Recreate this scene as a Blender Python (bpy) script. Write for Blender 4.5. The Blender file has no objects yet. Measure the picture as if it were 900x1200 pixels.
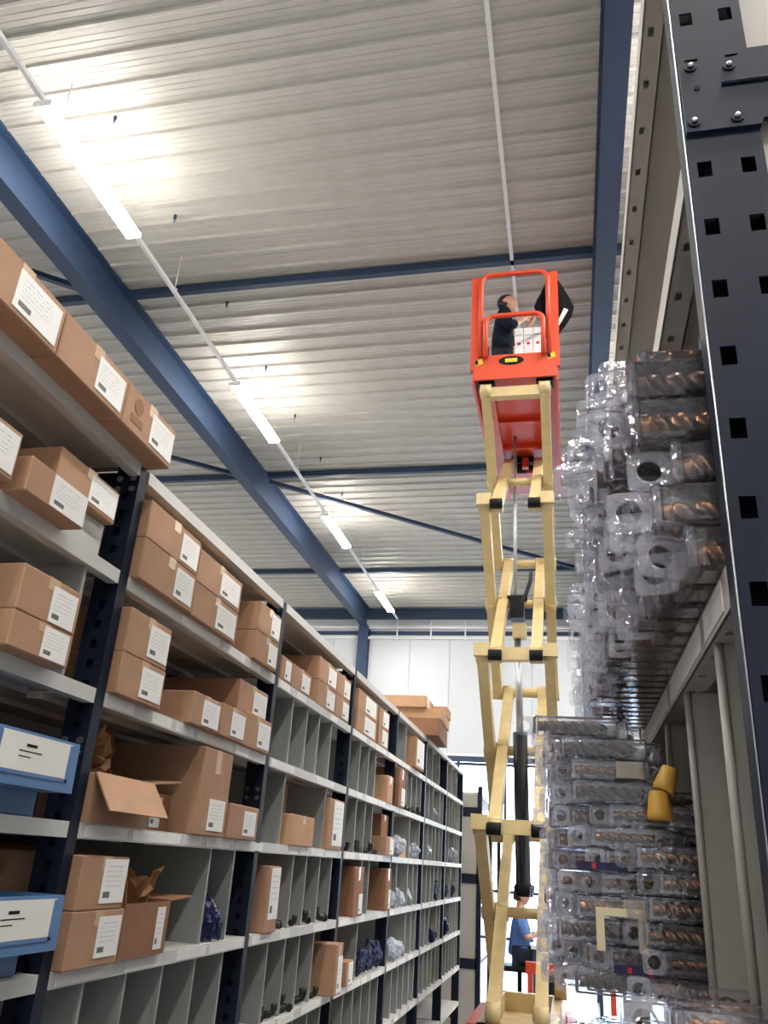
import bpy, bmesh, math, random
from mathutils import Vector, Matrix
random.seed(7)
scene = bpy.context.scene
col = scene.collection
PI = math.pi

# ------------------------------------------------------------------ camera
cam_d = bpy.data.cameras.new('camera')
cam = bpy.data.objects.new('camera', cam_d)
col.objects.link(cam)
cam_d.sensor_fit = 'VERTICAL'
cam_d.sensor_height = 36.0
cam_d.lens = 947.3 / 1200 * 36.0
cam_d.clip_start = 0.02
cam_d.clip_end = 200
_r = Vector((0.97616, 0.20811, 0.06166)); _u = Vector((0.02782, -0.40168, 0.91536)); _f = Vector((-0.21526, 0.89182, 0.39789))
cam.matrix_world = Matrix(((_r.x, _u.x, -_f.x, 0), (_r.y, _u.y, -_f.y, 0), (_r.z, _u.z, -_f.z, 1.5), (0, 0, 0, 1)))
scene.camera = cam

# ------------------------------------------------------------------ world and exposure
world = bpy.data.worlds.new('world'); scene.world = world
world.use_nodes = True
bg = world.node_tree.nodes['Background']
bg.inputs[0].default_value = (0.74, 0.87, 1.0, 1)
bg.inputs[1].default_value = 5.0
vs = scene.view_settings
vs.view_transform = 'Standard'; vs.look = 'None'; vs.gamma = 1.0; vs.use_curve_mapping = False
vs.exposure = 1.5
LAMP = 56.0            # radiance of the tube diffusers
try:
    scene.cycles.transparent_max_bounces = 24
except Exception:
    pass

# ------------------------------------------------------------------ materials
MATS = {}
def mat(name, color, rough=0.6, metal=0.0, noise=0.0, scale=20.0, bump=0.0, bscale=60.0, stretch=None, color2=None, spec=0.5):
    if name in MATS: return MATS[name]
    m = bpy.data.materials.new(name); m.use_nodes = True
    nt = m.node_tree; b = nt.nodes['Principled BSDF']
    b.inputs['Base Color'].default_value = (*color, 1)
    b.inputs['Roughness'].default_value = rough
    b.inputs['Metallic'].default_value = metal
    b.inputs['Specular IOR Level'].default_value = spec
    tc = nt.nodes.new('ShaderNodeTexCoord'); mp = nt.nodes.new('ShaderNodeMapping')
    nt.links.new(tc.outputs['Object'], mp.inputs[0])
    if stretch: mp.inputs['Scale'].default_value = stretch
    if noise > 0:
        n = nt.nodes.new('ShaderNodeTexNoise'); n.inputs['Scale'].default_value = scale; n.inputs['Detail'].default_value = 5
        r = nt.nodes.new('ShaderNodeValToRGB')
        c2 = color2 if color2 else tuple(c * (1 - noise) for c in color)
        r.color_ramp.elements[0].position = 0.35; r.color_ramp.elements[1].position = 0.65
        r.color_ramp.elements[0].color = (*c2, 1); r.color_ramp.elements[1].color = (*color, 1)
        nt.links.new(mp.outputs[0], n.inputs['Vector']); nt.links.new(n.outputs['Fac'], r.inputs[0])
        nt.links.new(r.outputs[0], b.inputs['Base Color'])
    if bump > 0:
        n2 = nt.nodes.new('ShaderNodeTexNoise'); n2.inputs['Scale'].default_value = bscale; n2.inputs['Detail'].default_value = 3
        bp = nt.nodes.new('ShaderNodeBump'); bp.inputs['Strength'].default_value = bump; bp.inputs['Distance'].default_value = 0.01
        nt.links.new(mp.outputs[0], n2.inputs['Vector']); nt.links.new(n2.outputs['Fac'], bp.inputs['Height'])
        nt.links.new(bp.outputs[0], b.inputs['Normal'])
    MATS[name] = m
    return m

mat('deck', (0.56, 0.535, 0.48), 0.42, 0.0, 0.08, 3.0)
mat('steel_blue', (0.028, 0.055, 0.112), 0.45, 0.0, 0.15, 6.0)
mat('purlin_blue', (0.022, 0.045, 0.09), 0.5)
mat('rack_navy', (0.010, 0.015, 0.032), 0.5, 0.0, 0.2, 8.0, spec=0.2)
mat('slot_dark', (0.004, 0.004, 0.006), 0.9)
mat('shelf_grey', (0.62, 0.615, 0.59), 0.45, 0.0, 0.06, 4.0)
mat('divider_grey', (0.33, 0.345, 0.33), 0.5, 0.0, 0.08, 5.0)
mat('right_beige', (0.40, 0.375, 0.335), 0.45, 0.0, 0.06, 4.0)
mat('card', (0.43, 0.245, 0.145), 0.75, 0.0, 0.12, 14.0, 0.05, 120)
mat('card_dark', (0.29, 0.135, 0.068), 0.75, 0.0, 0.14, 12.0, 0.05, 120)
mat('card_light', (0.58, 0.34, 0.19), 0.75, 0.0, 0.1, 12.0, 0.05, 120)
mat('card_inner', (0.42, 0.24, 0.13), 0.85)
mat('kraft', (0.50, 0.25, 0.10), 0.6, 0.0, 0.25, 20.0, 0.3, 60)
mat('tape', (0.60, 0.40, 0.24), 0.25)
mat('bin_blue', (0.085, 0.19, 0.40), 0.4, 0.0, 0.08, 6)
mat('paper', (0.78, 0.76, 0.72), 0.7)
mat('lift_cream', (0.61, 0.475, 0.235), 0.5, 0.0, 0.14, 7.0)
mat('lift_orange', (0.62, 0.060, 0.016), 0.42, 0.0, 0.1, 5.0)
mat('lift_red', (0.60, 0.042, 0.014), 0.3, 0.0, 0.1, 5.0)
mat('black', (0.008, 0.008, 0.010), 0.55, spec=0.15)
mat('rubber', (0.02, 0.02, 0.02), 0.8)
mat('chrome', (0.42, 0.43, 0.45), 0.38, 1.0)
mat('steel_bolt', (0.42, 0.43, 0.45), 0.3, 1.0)
mat('yellow', (0.75, 0.50, 0.03), 0.45)
mat('white_paint', (0.80, 0.80, 0.79), 0.5)
mat('wall_white', (0.62, 0.64, 0.66), 0.55, 0.0, 0.04, 1.0)
mat('back_shade', (0.10, 0.095, 0.09), 0.6)  # dark tone stands in for the shade deep inside the bays
mat('floor_grey', (0.24, 0.25, 0.27), 0.28, 0.0, 0.15, 1.5)
mat('jacket_navy', (0.010, 0.014, 0.024), 0.85, 0.0, 0.2, 30, 0.4, 30, spec=0.1)
mat('jacket_black', (0.005, 0.005, 0.006), 0.85, 0.0, 0.2, 30, 0.4, 30, spec=0.08)
mat('trousers', (0.015, 0.02, 0.04), 0.85)
mat('skin', (0.60, 0.32, 0.22), 0.5, 0.0, 0.08, 20)
mat('hair_black', (0.008, 0.007, 0.006), 0.5, 0.0, 0.3, 80, 0.5, 90)
mat('shirt_blue', (0.10, 0.20, 0.50), 0.8)
mat('red', (0.55, 0.02, 0.03), 0.5)
mat('ink_blue', (0.012, 0.016, 0.07), 0.5)
mat('drill_bronze', (0.46, 0.24, 0.13), 0.25, 1.0, 0.35, 60)
mat('drill_dark', (0.13, 0.085, 0.07), 0.3, 1.0, 0.3, 60)
mat('cream_card', (0.78, 0.68, 0.45), 0.7)
mat('cap_yellow', (0.74, 0.42, 0.07), 0.4)
mat('bag_blue', (0.010, 0.016, 0.075), 0.25, 0.0, 0.3, 30, 0.4, 40)
mat('bag_grey', (0.45, 0.50, 0.58), 0.2, 0.0, 0.3, 30, 0.4, 40)
mat('fitting_black', (0.012, 0.012, 0.013), 0.45)
mat('plastic_white', (0.75, 0.75, 0.74), 0.35)
mat('rag', (0.75, 0.75, 0.73), 0.8)

def emis(name, color, strength):
    m = bpy.data.materials.new(name); m.use_nodes = True
    nt = m.node_tree; nt.nodes.clear()
    o = nt.nodes.new('ShaderNodeOutputMaterial'); e = nt.nodes.new('ShaderNodeEmission')
    e.inputs[0].default_value = (*color, 1); e.inputs[1].default_value = strength
    nt.links.new(e.outputs[0], o.inputs[0]); MATS[name] = m
emis('tube_light', (1.0, 0.955, 0.90), LAMP)

def clear_plastic(name, tint, diff, trans, bump=0.8):
    m = bpy.data.materials.new(name); m.use_nodes = True
    nt = m.node_tree; nt.nodes.clear(); N = nt.nodes.new; Lk = nt.links.new
    o = N('ShaderNodeOutputMaterial'); t = N('ShaderNodeBsdfTransparent'); d = N('ShaderNodeBsdfDiffuse'); g = N('ShaderNodeBsdfGlossy')
    t.inputs[0].default_value = (*tint, 1); d.inputs[0].default_value = (*diff, 1)
    g.inputs[0].default_value = (0.95, 0.95, 1, 1); g.inputs['Roughness'].default_value = 0.07
    nz = N('ShaderNodeTexNoise'); nz.inputs['Scale'].default_value = 45; bp = N('ShaderNodeBump'); bp.inputs['Strength'].default_value = bump
    tc = N('ShaderNodeTexCoord'); Lk(tc.outputs['Object'], nz.inputs['Vector']); Lk(nz.outputs['Fac'], bp.inputs['Height']); bp.inputs['Distance'].default_value = 0.004
    Lk(bp.outputs[0], g.inputs['Normal'])
    fr = N('ShaderNodeFresnel'); fr.inputs[0].default_value = 1.5
    ad = N('ShaderNodeMath'); ad.operation = 'MULTIPLY_ADD'; ad.inputs[1].default_value = 1.1; ad.inputs[2].default_value = 0.045; ad.use_clamp = True
    Lk(fr.outputs[0], ad.inputs[0])
    m1 = N('ShaderNodeMixShader'); m1.inputs[0].default_value = trans; Lk(d.outputs[0], m1.inputs[1]); Lk(t.outputs[0], m1.inputs[2])
    m2 = N('ShaderNodeMixShader'); Lk(ad.outputs[0], m2.inputs[0]); Lk(m1.outputs[0], m2.inputs[1]); Lk(g.outputs[0], m2.inputs[2])
    Lk(m2.outputs[0], o.inputs[0]); MATS[name] = m
clear_plastic('clear_case', (0.98, 0.98, 0.99), (0.62, 0.62, 0.70), 0.94, 0.3)
clear_plastic('clear_tab', (0.97, 0.97, 0.985), (0.78, 0.78, 0.86), 0.84)
clear_plastic('film', (0.95, 0.95, 0.97), (0.8, 0.8, 0.82), 0.85)

def glass_pane(name):
    m = bpy.data.materials.new(name); m.use_nodes = True
    nt = m.node_tree; nt.nodes.clear(); N = nt.nodes.new; Lk = nt.links.new
    o = N('ShaderNodeOutputMaterial'); t = N('ShaderNodeBsdfTransparent'); g = N('ShaderNodeBsdfGlossy'); g.inputs['Roughness'].default_value = 0.02
    t.inputs[0].default_value = (0.93, 0.97, 1.0, 1)
    mx = N('ShaderNodeMixShader'); mx.inputs[0].default_value = 0.08
    Lk(t.outputs[0], mx.inputs[1]); Lk(g.outputs[0], mx.inputs[2]); Lk(mx.outputs[0], o.inputs[0]); MATS[name] = m
glass_pane('pane_glass')

def print_label(name, lines=True):
    """white paper with a printed code block at the lower left and rows of fine print"""
    m = bpy.data.materials.new(name); m.use_nodes = True
    nt = m.node_tree; b = nt.nodes['Principled BSDF']; N = nt.nodes.new; Lk = nt.links.new
    b.inputs['Roughness'].default_value = 0.6
    uv = N('ShaderNodeTexCoord'); sp = N('ShaderNodeSeparateXYZ'); Lk(uv.outputs['UV'], sp.inputs[0])
    def rng(sock, a, c):
        g = N('ShaderNodeMath'); g.operation = 'GREATER_THAN'; Lk(sock, g.inputs[0]); g.inputs[1].default_value = a
        l = N('ShaderNodeMath'); l.operation = 'LESS_THAN'; Lk(sock, l.inputs[0]); l.inputs[1].default_value = c
        k = N('ShaderNodeMath'); k.operation = 'MULTIPLY'; Lk(g.outputs[0], k.inputs[0]); Lk(l.outputs[0], k.inputs[1]); return k.outputs[0]
    def mul(a, c):
        k = N('ShaderNodeMath'); k.operation = 'MULTIPLY'; Lk(a, k.inputs[0])
        if isinstance(c, float): k.inputs[1].default_value = c
        else: Lk(c, k.inputs[1])
        return k.outputs[0]
    def mx(a, c):
        k = N('ShaderNodeMath'); k.operation = 'MAXIMUM'; Lk(a, k.inputs[0]); Lk(c, k.inputs[1]); return k.outputs[0]
    U, V = sp.outputs[0], sp.outputs[1]
    block = mul(rng(U, 0.10, 0.38), rng(V, 0.12, 0.26))
    wv = N('ShaderNodeMath'); wv.operation = 'FRACT'
    sc = N('ShaderNodeMath'); sc.operation = 'MULTIPLY'; Lk(V, sc.inputs[0]); sc.inputs[1].default_value = 9.0; Lk(sc.outputs[0], wv.inputs[0])
    rows = mul(mul(rng(wv.outputs[0], 0.35, 0.6), rng(V, 0.36, 0.88)), rng(U, 0.1, 0.8))
    nz = N('ShaderNodeTexNoise'); nz.inputs['Scale'].default_value = 26; Lk(uv.outputs['UV'], nz.inputs['Vector'])
    gt = N('ShaderNodeMath'); gt.operation = 'GREATER_THAN'; Lk(nz.outputs['Fac'], gt.inputs[0]); gt.inputs[1].default_value = 0.5
    rows = mul(mul(rows, gt.outputs[0]), 0.45)
    fac = mx(mul(block, 0.9), rows) if lines else rows
    mc = N('ShaderNodeMix'); mc.data_type = 'RGBA'
    mc.inputs[6].default_value = (0.86, 0.85, 0.83, 1); mc.inputs[7].default_value = (0.05, 0.05, 0.06, 1)
    Lk(fac, mc.inputs[0]); Lk(mc.outputs[2], b.inputs['Base Color']); MATS[name] = m
print_label('label_print'); print_label('strip_print', False)

# ------------------------------------------------------------------ mesh helpers
class MB:
    def __init__(s): s.bm = bmesh.new(); s.mi = 0
    def box(s, x0, x1, y0, y1, z0, z1, mi=0):
        v = [s.bm.verts.new(c) for c in ((x0,y0,z0),(x1,y0,z0),(x1,y1,z0),(x0,y1,z0),(x0,y0,z1),(x1,y0,z1),(x1,y1,z1),(x0,y1,z1))]
        for f in ((0,3,2,1),(4,5,6,7),(0,1,5,4),(1,2,6,5),(2,3,7,6),(3,0,4,7)):
            k = s.bm.faces.new([v[i] for i in f]); k.material_index = mi
        return s
    def hexa(s, pts, mi=0):
        v = [s.bm.verts.new(c) for c in pts]
        for f in ((0,3,2,1),(4,5,6,7),(0,1,5,4),(1,2,6,5),(2,3,7,6),(3,0,4,7)):
            k = s.bm.faces.new([v[i] for i in f]); k.material_index = mi
        return s
    def beam(s, a, b, w, h, up=(0,0,1), mi=0):
        """rectangular bar from a to b, w across, h along the up side"""
        a = Vector(a); b = Vector(b); d = (b-a).normalized(); r = d.cross(Vector(up)).normalized(); u = r.cross(d)
        pts = []
        for p in (a, b):
            for i, j in ((-1,-1),(1,-1),(1,1),(-1,1)): pts.append(p + r*(i*w/2) + u*(j*h/2))
        v = [s.bm.verts.new(c) for c in pts]
        for f in ((3,2,1,0),(4,5,6,7),(0,1,5,4),(1,2,6,5),(2,3,7,6),(3,0,4,7)):
            k = s.bm.faces.new([v[i] for i in f]); k.material_index = mi
        return s
    def tube(s, path, r, n=10, smooth=True, mi=0):
        P = [Vector(p) for p in path]; rings = []; prev = None
        for i, p in enumerate(P):
            t = ((P[i+1]-p) if i == 0 else (p-P[i-1]) if i == len(P)-1 else (P[i+1]-P[i-1])).normalized()
            if prev is None:
                a = Vector((0,0,1)) if abs(t.z) < 0.9 else Vector((1,0,0)); nrm = t.cross(a).normalized()
            else: nrm = (prev - t*prev.dot(t)).normalized()
            prev = nrm; bn = t.cross(nrm)
            rr = r[i] if isinstance(r, (list, tuple)) else r
            rings.append([s.bm.verts.new(p + nrm*(rr*math.cos(2*PI*k/n)) + bn*(rr*math.sin(2*PI*k/n))) for k in range(n)])
        for i in range(len(rings)-1):
            for k in range(n):
                f = s.bm.faces.new((rings[i][k], rings[i][(k+1)%n], rings[i+1][(k+1)%n], rings[i+1][k])); f.smooth = smooth; f.material_index = mi
        for rg, rev in ((rings[0], True), (rings[-1], False)):
            f = s.bm.faces.new(rg[::-1] if rev else rg); f.material_index = mi
        return s
    def cyl(s, a, b, r, n=14, mi=0): return s.tube([a, b], r, n, True, mi)
    def prism(s, pts, axis, t0, t1, mi=0):
        """polygon (2-D pts in the other two axes) extruded along an axis"""
        def mk(p, t): return ((t, p[0], p[1]) if axis == 'x' else (p[0], t, p[1]) if axis == 'y' else (p[0], p[1], t))
        A = [s.bm.verts.new(mk(p, t0)) for p in pts]; B = [s.bm.verts.new(mk(p, t1)) for p in pts]; n = len(pts)
        s.bm.faces.new(A).material_index = mi; s.bm.faces.new(B[::-1]).material_index = mi
        for i in range(n): s.bm.faces.new((A[i], B[i], B[(i+1)%n], A[(i+1)%n])).material_index = mi
        return s
    def plate_holes(s, w, h, t, holes, frame):
        """plate 0..w by 0..h with rectangular holes (u0,u1,v0,v1); frame(u,v,d) -> point; d 0..t"""
        us = sorted({0, w} | {a for q in holes for a in q[:2]}); vsx = sorted({0, h} | {a for q in holes for a in q[2:]})
        cache = {}
        def V(u, v, d):
            k = (round(u,5), round(v,5), d)
            if k not in cache: cache[k] = s.bm.verts.new(frame(u, v, d))
            return cache[k]
        nu, nv = len(us)-1, len(vsx)-1
        def solid(i, j):
            if not (0 <= i < nu and 0 <= j < nv): return False
            cu, cv = (us[i]+us[i+1])/2, (vsx[j]+vsx[j+1])/2
            return not any(q[0] < cu < q[1] and q[2] < cv < q[3] for q in holes)
        for i in range(nu):
            for j in range(nv):
                if not solid(i, j): continue
                a, b, c, d = us[i], us[i+1], vsx[j], vsx[j+1]
                s.bm.faces.new((V(a,c,0), V(b,c,0), V(b,d,0), V(a,d,0)))
                s.bm.faces.new((V(a,d,t), V(b,d,t), V(b,c,t), V(a,c,t)))
                if not solid(i-1,j): s.bm.faces.new((V(a,c,0), V(a,d,0), V(a,d,t), V(a,c,t)))
                if not solid(i+1,j): s.bm.faces.new((V(b,d,0), V(b,c,0), V(b,c,t), V(b,d,t)))
                if not solid(i,j-1): s.bm.faces.new((V(b,c,0), V(a,c,0), V(a,c,t), V(b,c,t)))
                if not solid(i,j+1): s.bm.faces.new((V(a,d,0), V(b,d,0), V(b,d,t), V(a,d,t)))
        return s
    def bevel(s, w, seg=1):
        bmesh.ops.bevel(s.bm, geom=[e for e in s.bm.edges], offset=w, segments=seg, affect='EDGES', profile=0.5); return s
    def mesh(s, name, mats, fix=True):
        if fix: bmesh.ops.recalc_face_normals(s.bm, faces=s.bm.faces)
        me = bpy.data.meshes.new(name); s.bm.to_mesh(me); s.bm.free()
        for m in (mats if isinstance(mats, (list, tuple)) else [mats]): me.materials.append(MATS[m])
        return me

def link(name, me, parent=None, loc=(0,0,0), rot=(0,0,0)):
    o = bpy.data.objects.new(name, me); col.objects.link(o)
    o.location = loc; o.rotation_euler = rot
    if parent: o.parent = parent
    return o
def obj(name, mb, m, parent=None, loc=(0,0,0), rot=(0,0,0)): return link(name, mb.mesh(name, m), parent, loc, rot)
def tag(o, label, cat, group=None):
    o['label'] = label; o['category'] = cat
    if group: o['group'] = group
    return o
def thing(name, label, cat, loc=(0,0,0), rotz=0, group=None):
    return tag(link(name, None, None, loc, (0,0,rotz)), label, cat, group)
def struct(o): o['kind'] = 'structure'; return o
def clone(o, parent=None, loc=None, rot=None):
    c = o.copy(); col.objects.link(c); c.parent = parent
    if loc is not None: c.location = loc
    if rot is not None: c.rotation_euler = rot
    for ch in o.children: clone(ch, c)
    return c

# ================================================================== SETTING
XL, XR, YB, YF, ZC = -13.0, 9.0, -11.0, 21.6, 8.1
floor = struct(obj('floor', MB().box(XL, XR, YB, YF, -0.2, 0), 'floor_grey'))

# ceiling of trapezoidal steel decking, every deck pan a piece of its own
ceil = struct(obj('ceiling', MB().box(XL, XR, YB, YF, ZC+0.085, ZC+0.25), 'deck'))
pan = MB()
prof = [(0.0, 0.09), (0.0, 0.026), (0.004, -0.014), (0.030, -0.014), (0.066, 0.026), (0.108, 0.026), (0.113, 0.032), (0.119, 0.032), (0.124, 0.026), (0.168, 0.026), (0.173, 0.032), (0.179, 0.032), (0.184, 0.026), (0.228, 0.026), (0.233, 0.032), (0.239, 0.032), (0.244, 0.026), (0.2955, 0.026), (0.2955, 0.09)]
pan.prism(prof, 'x', XL, XR)
pan_me = pan.mesh('deck_pan', 'deck')
y = YB
while y < YF - 0.29:
    link('deck_pan', pan_me, ceil, (0, y, ZC)); y += 0.2955
clip_me = MB().cyl((0,0,0), (0,0,-0.05), 0.018, 8).cyl((0,0,-0.05), (0,0,-0.10), 0.007, 6).mesh('deck_clip', 'purlin_blue')
for (cx, cy) in ((-4.2, 6.35), (-4.2, 7.9), (-4.2, 9.4), (-4.2, 10.8), (-4.2, 12.3), (-4.2, 13.8), (-4.2, 5.0)):
    link('deck_clip', clip_me, ceil, (cx, cy, ZC))

# main roof beams along the hall (I sections) with their columns
def ibeam(name, x, y0, y1):
    m = MB(); zt, zb, w, t = ZC-0.005, ZC-0.55, 0.21, 0.022
    m.box(x-w/2, x+w/2, y0, y1, zt-t, zt); m.box(x-w/2, x+w/2, y0, y1, zb, zb+t); m.box(x-0.008, x+0.008, y0, y1, zb+t, zt-t)
    return struct(obj(name, m, 'steel_blue'))
def icol(name, x, yc):
    m = MB(); w, t = 0.28, 0.02
    m.box(x-w/2, x+w/2, yc-0.14, yc-0.14+t, 0, ZC-0.55); m.box(x-w/2, x+w/2, yc+0.14-t, yc+0.14, 0, ZC-0.55); m.box(x-0.01, x+0.01, yc-0.12, yc+0.12, 0, ZC-0.55)
    return struct(obj(name, m, 'steel_blue'))
n = 1
for bx in (-5.5, 0.53):
    ibeam('trim_%d' % n, bx, YB, YF-0.02); n += 1
    icol('trim_%d' % n, bx, YF-0.17); n += 1
def rod(a, b, w=0.08, h=0.10):
    global n
    struct(obj('trim_%d' % n, MB().beam(a, b, w, h), 'purlin_blue')); n += 1
for py in (2.22, 7.55, 12.87, 18.19):
    rod((XL, py, ZC-0.05), (-5.61, py, ZC-0.05)); rod((-5.39, py, ZC-0.05), (0.42, py, ZC-0.05)); rod((0.64, py, ZC-0.05), (XR, py, ZC-0.05))
rod((XL, YF-0.1, ZC-0.16), (XR, YF-0.1, ZC-0.16), 0.12, 0.28)
rod((-5.39, 12.95, ZC-0.13), (0.44, 18.1, ZC-0.13), 0.07, 0.07)
rod((-5.61, 12.85, ZC-0.13), (-9.6, 9.55, ZC-0.13), 0.07, 0.07)
rod((-5.61, 7.5, ZC-0.13), (-9.6, 4.2, ZC-0.13), 0.07, 0.07)

# walls
WZ = 4.10
wf = MB().box(XL, XR, YF, YF+0.2, WZ, ZC+0.25)
wf.box(XL, -4.0, YF, YF+0.2, 0, WZ).box(3.2, XR, YF, YF+0.2, 0, WZ)
wall_far = struct(obj('wall_far', wf, 'wall_white'))
px = XL
pm = MB().box(0.006, 1.094, -0.03, 0, 0, 3.10); pm_me = pm.mesh('wall_panel', 'wall_white')
while px < XR - 1.0:
    link('wall_panel', pm_me, wall_far, (px, YF, WZ+0.12)); px += 1.1
struct(obj('wall_left', MB().box(XL-0.2, XL, YB, YF, 0, ZC+0.25), 'wall_white'))
struct(obj('wall_right', MB().box(XR, XR+0.2, YB, YF, 0, ZC+0.25), 'wall_white'))
struct(obj('wall_back', MB().box(XL, XR, YB-0.2, YB, 0, ZC+0.25), 'wall_white'))
for (z0, z1, d, m) in ((WZ-0.08, WZ+0.06, 0.06, 'steel_blue'), (WZ+0.06, WZ+0.12, 0.05, 'white_paint'), (7.23, 7.30, 0.09, 'white_paint'), (7.36, 7.46, 0.05, 'purlin_blue'), (7.52, 7.60, 0.10, 'white_paint')):
    struct(obj('trim_%d' % n, MB().box(XL+0.01, XR-0.01, YF-d, YF+0.01, z0, z1), m)); n += 1
for k in range(9):
    struct(obj('trim_%d' % n, MB().box(-4.6+k*0.95, -4.56+k*0.95, YF-0.12, YF-0.05, 7.2, 7.75), 'white_paint')); n += 1
# glazed end wall letting daylight in
win = struct(link('window_1', None, None, (-0.4, YF+0.06, 0)))
for k in range(7):
    obj('window_frame', MB().box(-3.6+k*1.2-0.035, -3.6+k*1.2+0.035, -0.04, 0.04, 0, WZ), 'steel_blue', win)
for zz in (0.05, 1.05, 2.6, WZ-0.12):
    obj('window_frame', MB().box(-3.6, 3.6, -0.035, 0.035, zz-0.035, zz+0.035), 'steel_blue', win)
pn_me = MB().box(0.035, 1.165, -0.006, 0.006, 0.09, WZ-0.15).mesh('pane', 'pane_glass')
for k in range(6): link('pane', pn_me, win, (-3.6+k*1.2, 0.0, 0))
# paved yard seen through the glass
yard = struct(obj('yard_ground', MB().box(-14, 14, YF+0.2, YF+18, -0.25, -0.02), 'floor_grey'))

# ================================================================== LIGHT LINES
def trunk(x, z, y0, y1, label, group=None):
    t = thing('light_trunking', label, 'light track', (x, y0, z))
    obj('rail', MB().box(-0.02, 0.02, 0, y1-y0, 0, 0.045), 'white_paint', t)
    hm = MB().cyl((0,0,0.05), (0,0,ZC-z-0.0), 0.006, 6).box(-0.03, 0.03, -0.012, 0.012, 0.045, 0.06).mesh('hanger', 'white_paint')
    yy = 1.0
    while yy < y1-y0:
        link('hanger', hm, t, (0, yy, 0)); yy += 2.4
    return t
lum_body = MB().box(-0.07, 0.07, 0, 1.68, -0.012, 0.0).mesh('housing', 'white_paint')
_d = MB(); _d.prism([(-0.086, -0.012), (0.086, -0.012), (0.084, -0.034), (0.055, -0.058), (-0.055, -0.058), (-0.084, -0.034)], 'y', 0.01, 1.67)
lum_diff = _d.mesh('diffuser', 'tube_light')
lum_cap = MB().box(-0.088, 0.088, -0.012, 0.01, -0.056, 0.0).mesh('end_cap', 'white_paint')
def luminaire(x, y, z, label, group):
    t = thing('tube_luminaire', label, 'lamp', (x, y, z), 0, group)
    link('housing', lum_body, t); link('diffuser', lum_diff, t); link('end_cap', lum_cap, t); link('end_cap', lum_cap, t, (0, 1.682, 0))
    return t
trunk(-4.43, 7.55, YB+0.2, YF-0.9, 'thin white light rail carrying the lit tube lamps under the roof deck')
for k, s in enumerate(('lit tube lamp on the light rail nearest the back wall', 'lit tube lamp under the roof deck, above the near end of shelving', 'lit tube lamp biggest on the light rail, before the first roof purlin',
        'lit tube lamp on the light rail between first and second roof purlins', 'lit tube lamp on the light rail beyond the diagonal roof brace', 'lit tube lamp at the end of the rail beside the far white wall')):
    luminaire(-4.43, 4.34 + (k-2)*4.61, 7.55, s, 'lit lamps on the left light rail')
trunk(-0.49, 8.0, YB+0.2, 8.9, 'bare white conduit rail under the roof deck above the scissor lift')
for k in range(3):
    luminaire(-0.49, -10.2+k*4.8+0.4, 8.0, 'lit tube lamp on the conduit rail above the aisle, towards the back wall', 'lit lamps over the aisle')

for (x, nm) in ((-10.6, 'added as fill beyond the left roof beam'), (1.45, 'over the right rack'), (5.6, 'added as fill behind the right rack')):  # leftmost and rightmost rows are unseen lamps, added for fill light
    trunk(x, 7.55, YB+0.2, YF-0.9, 'white light rail with lit tube lamps %s' % nm)
    for k in range(6): luminaire(x, 4.34 + (k-2)*4.61, 7.55, 'lit tube lamp %s' % nm, 'lit lamps %s' % nm)

# ================================================================== LEFT SHELVING RACK
FX, BX = -1.10, -1.62
POST = [0.595, 1.79, 2.985, 4.18, 5.37, 6.56, 7.75, 8.94]
SZ = [2.44, 2.138, 1.84, 1.543, 1.242, 0.943, 0.64, 0.34, 0.06]
rack = thing('shelving_rack', 'long navy and grey steel shelving rack full of cardboard boxes', 'shelving', (FX, POST[0], 0))
def rloc(x, y, z): return (x-FX, y-POST[0], z)
PH = 2.438
pm = MB()
slots = [(0.026, 0.044, 0.04+0.05*k, 0.062+0.05*k) for k in range(47)]
pm.plate_holes(0.07, PH, 0.002, slots, lambda u, v, d: (-u, -0.035+d, v))
pm.box(-0.0025, 0.0, -0.033, 0.004, 0, PH); pm.box(-0.07, -0.0675, -0.033, 0.004, 0, PH); pm.box(-0.0675, -0.0025, -0.020, -0.018, 0, PH)
post_me = pm.mesh('upright', 'rack_navy')
bolt_me = MB().cyl((0,-0.001,0), (0,-0.008,0), 0.008, 8).mesh('bolt', 'steel_bolt')
brace_me = MB().box(BX-FX+0.07, -0.07, -0.02, -0.014, 0, 0.05).mesh('frame_brace', 'rack_navy')
for i, p in enumerate(POST):
    u = link('upright', post_me, rack, rloc(FX, p, 0))
    ub = link('upright', post_me, rack, rloc(BX+0.07, p, 0))
    for z in (0.2, 1.2, 2.38): link('frame_brace', brace_me, rack, rloc(FX, p, z))
    if i in (1, 2, 3):
        for z in (2.40, 2.37, 1.72, 1.69):
            link('bolt', bolt_me, u, (-0.015, -0.035, z)); link('bolt', bolt_me, u, (-0.055, -0.035, z))
def shelf_mesh(L, holes=False):
    m = MB()
    m.box(-0.52, -0.004, 0, L, -0.004, 0.0)              # deck
    m.box(-0.004, 0.0, 0, L, -0.034, 0.0)                # front lip
    m.box(-0.030, -0.004, 0, L, -0.034, -0.031)          # return flange
    m.box(-0.52, -0.516, 0, L, -0.034, -0.004)
    for xx in (-0.2, -0.36): m.box(xx-0.02, xx+0.02, 0, L, -0.018, -0.004)
    return m.mesh('shelf', 'shelf_grey')
SL = 1.19 - 0.035 - 0.008
shelf_me = shelf_mesh(SL)
back_me = MB().box(-0.002, 0, 0, 1.15, 0, 2.36).mesh('back_panel', 'back_shade')
strip_w = {}
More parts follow.
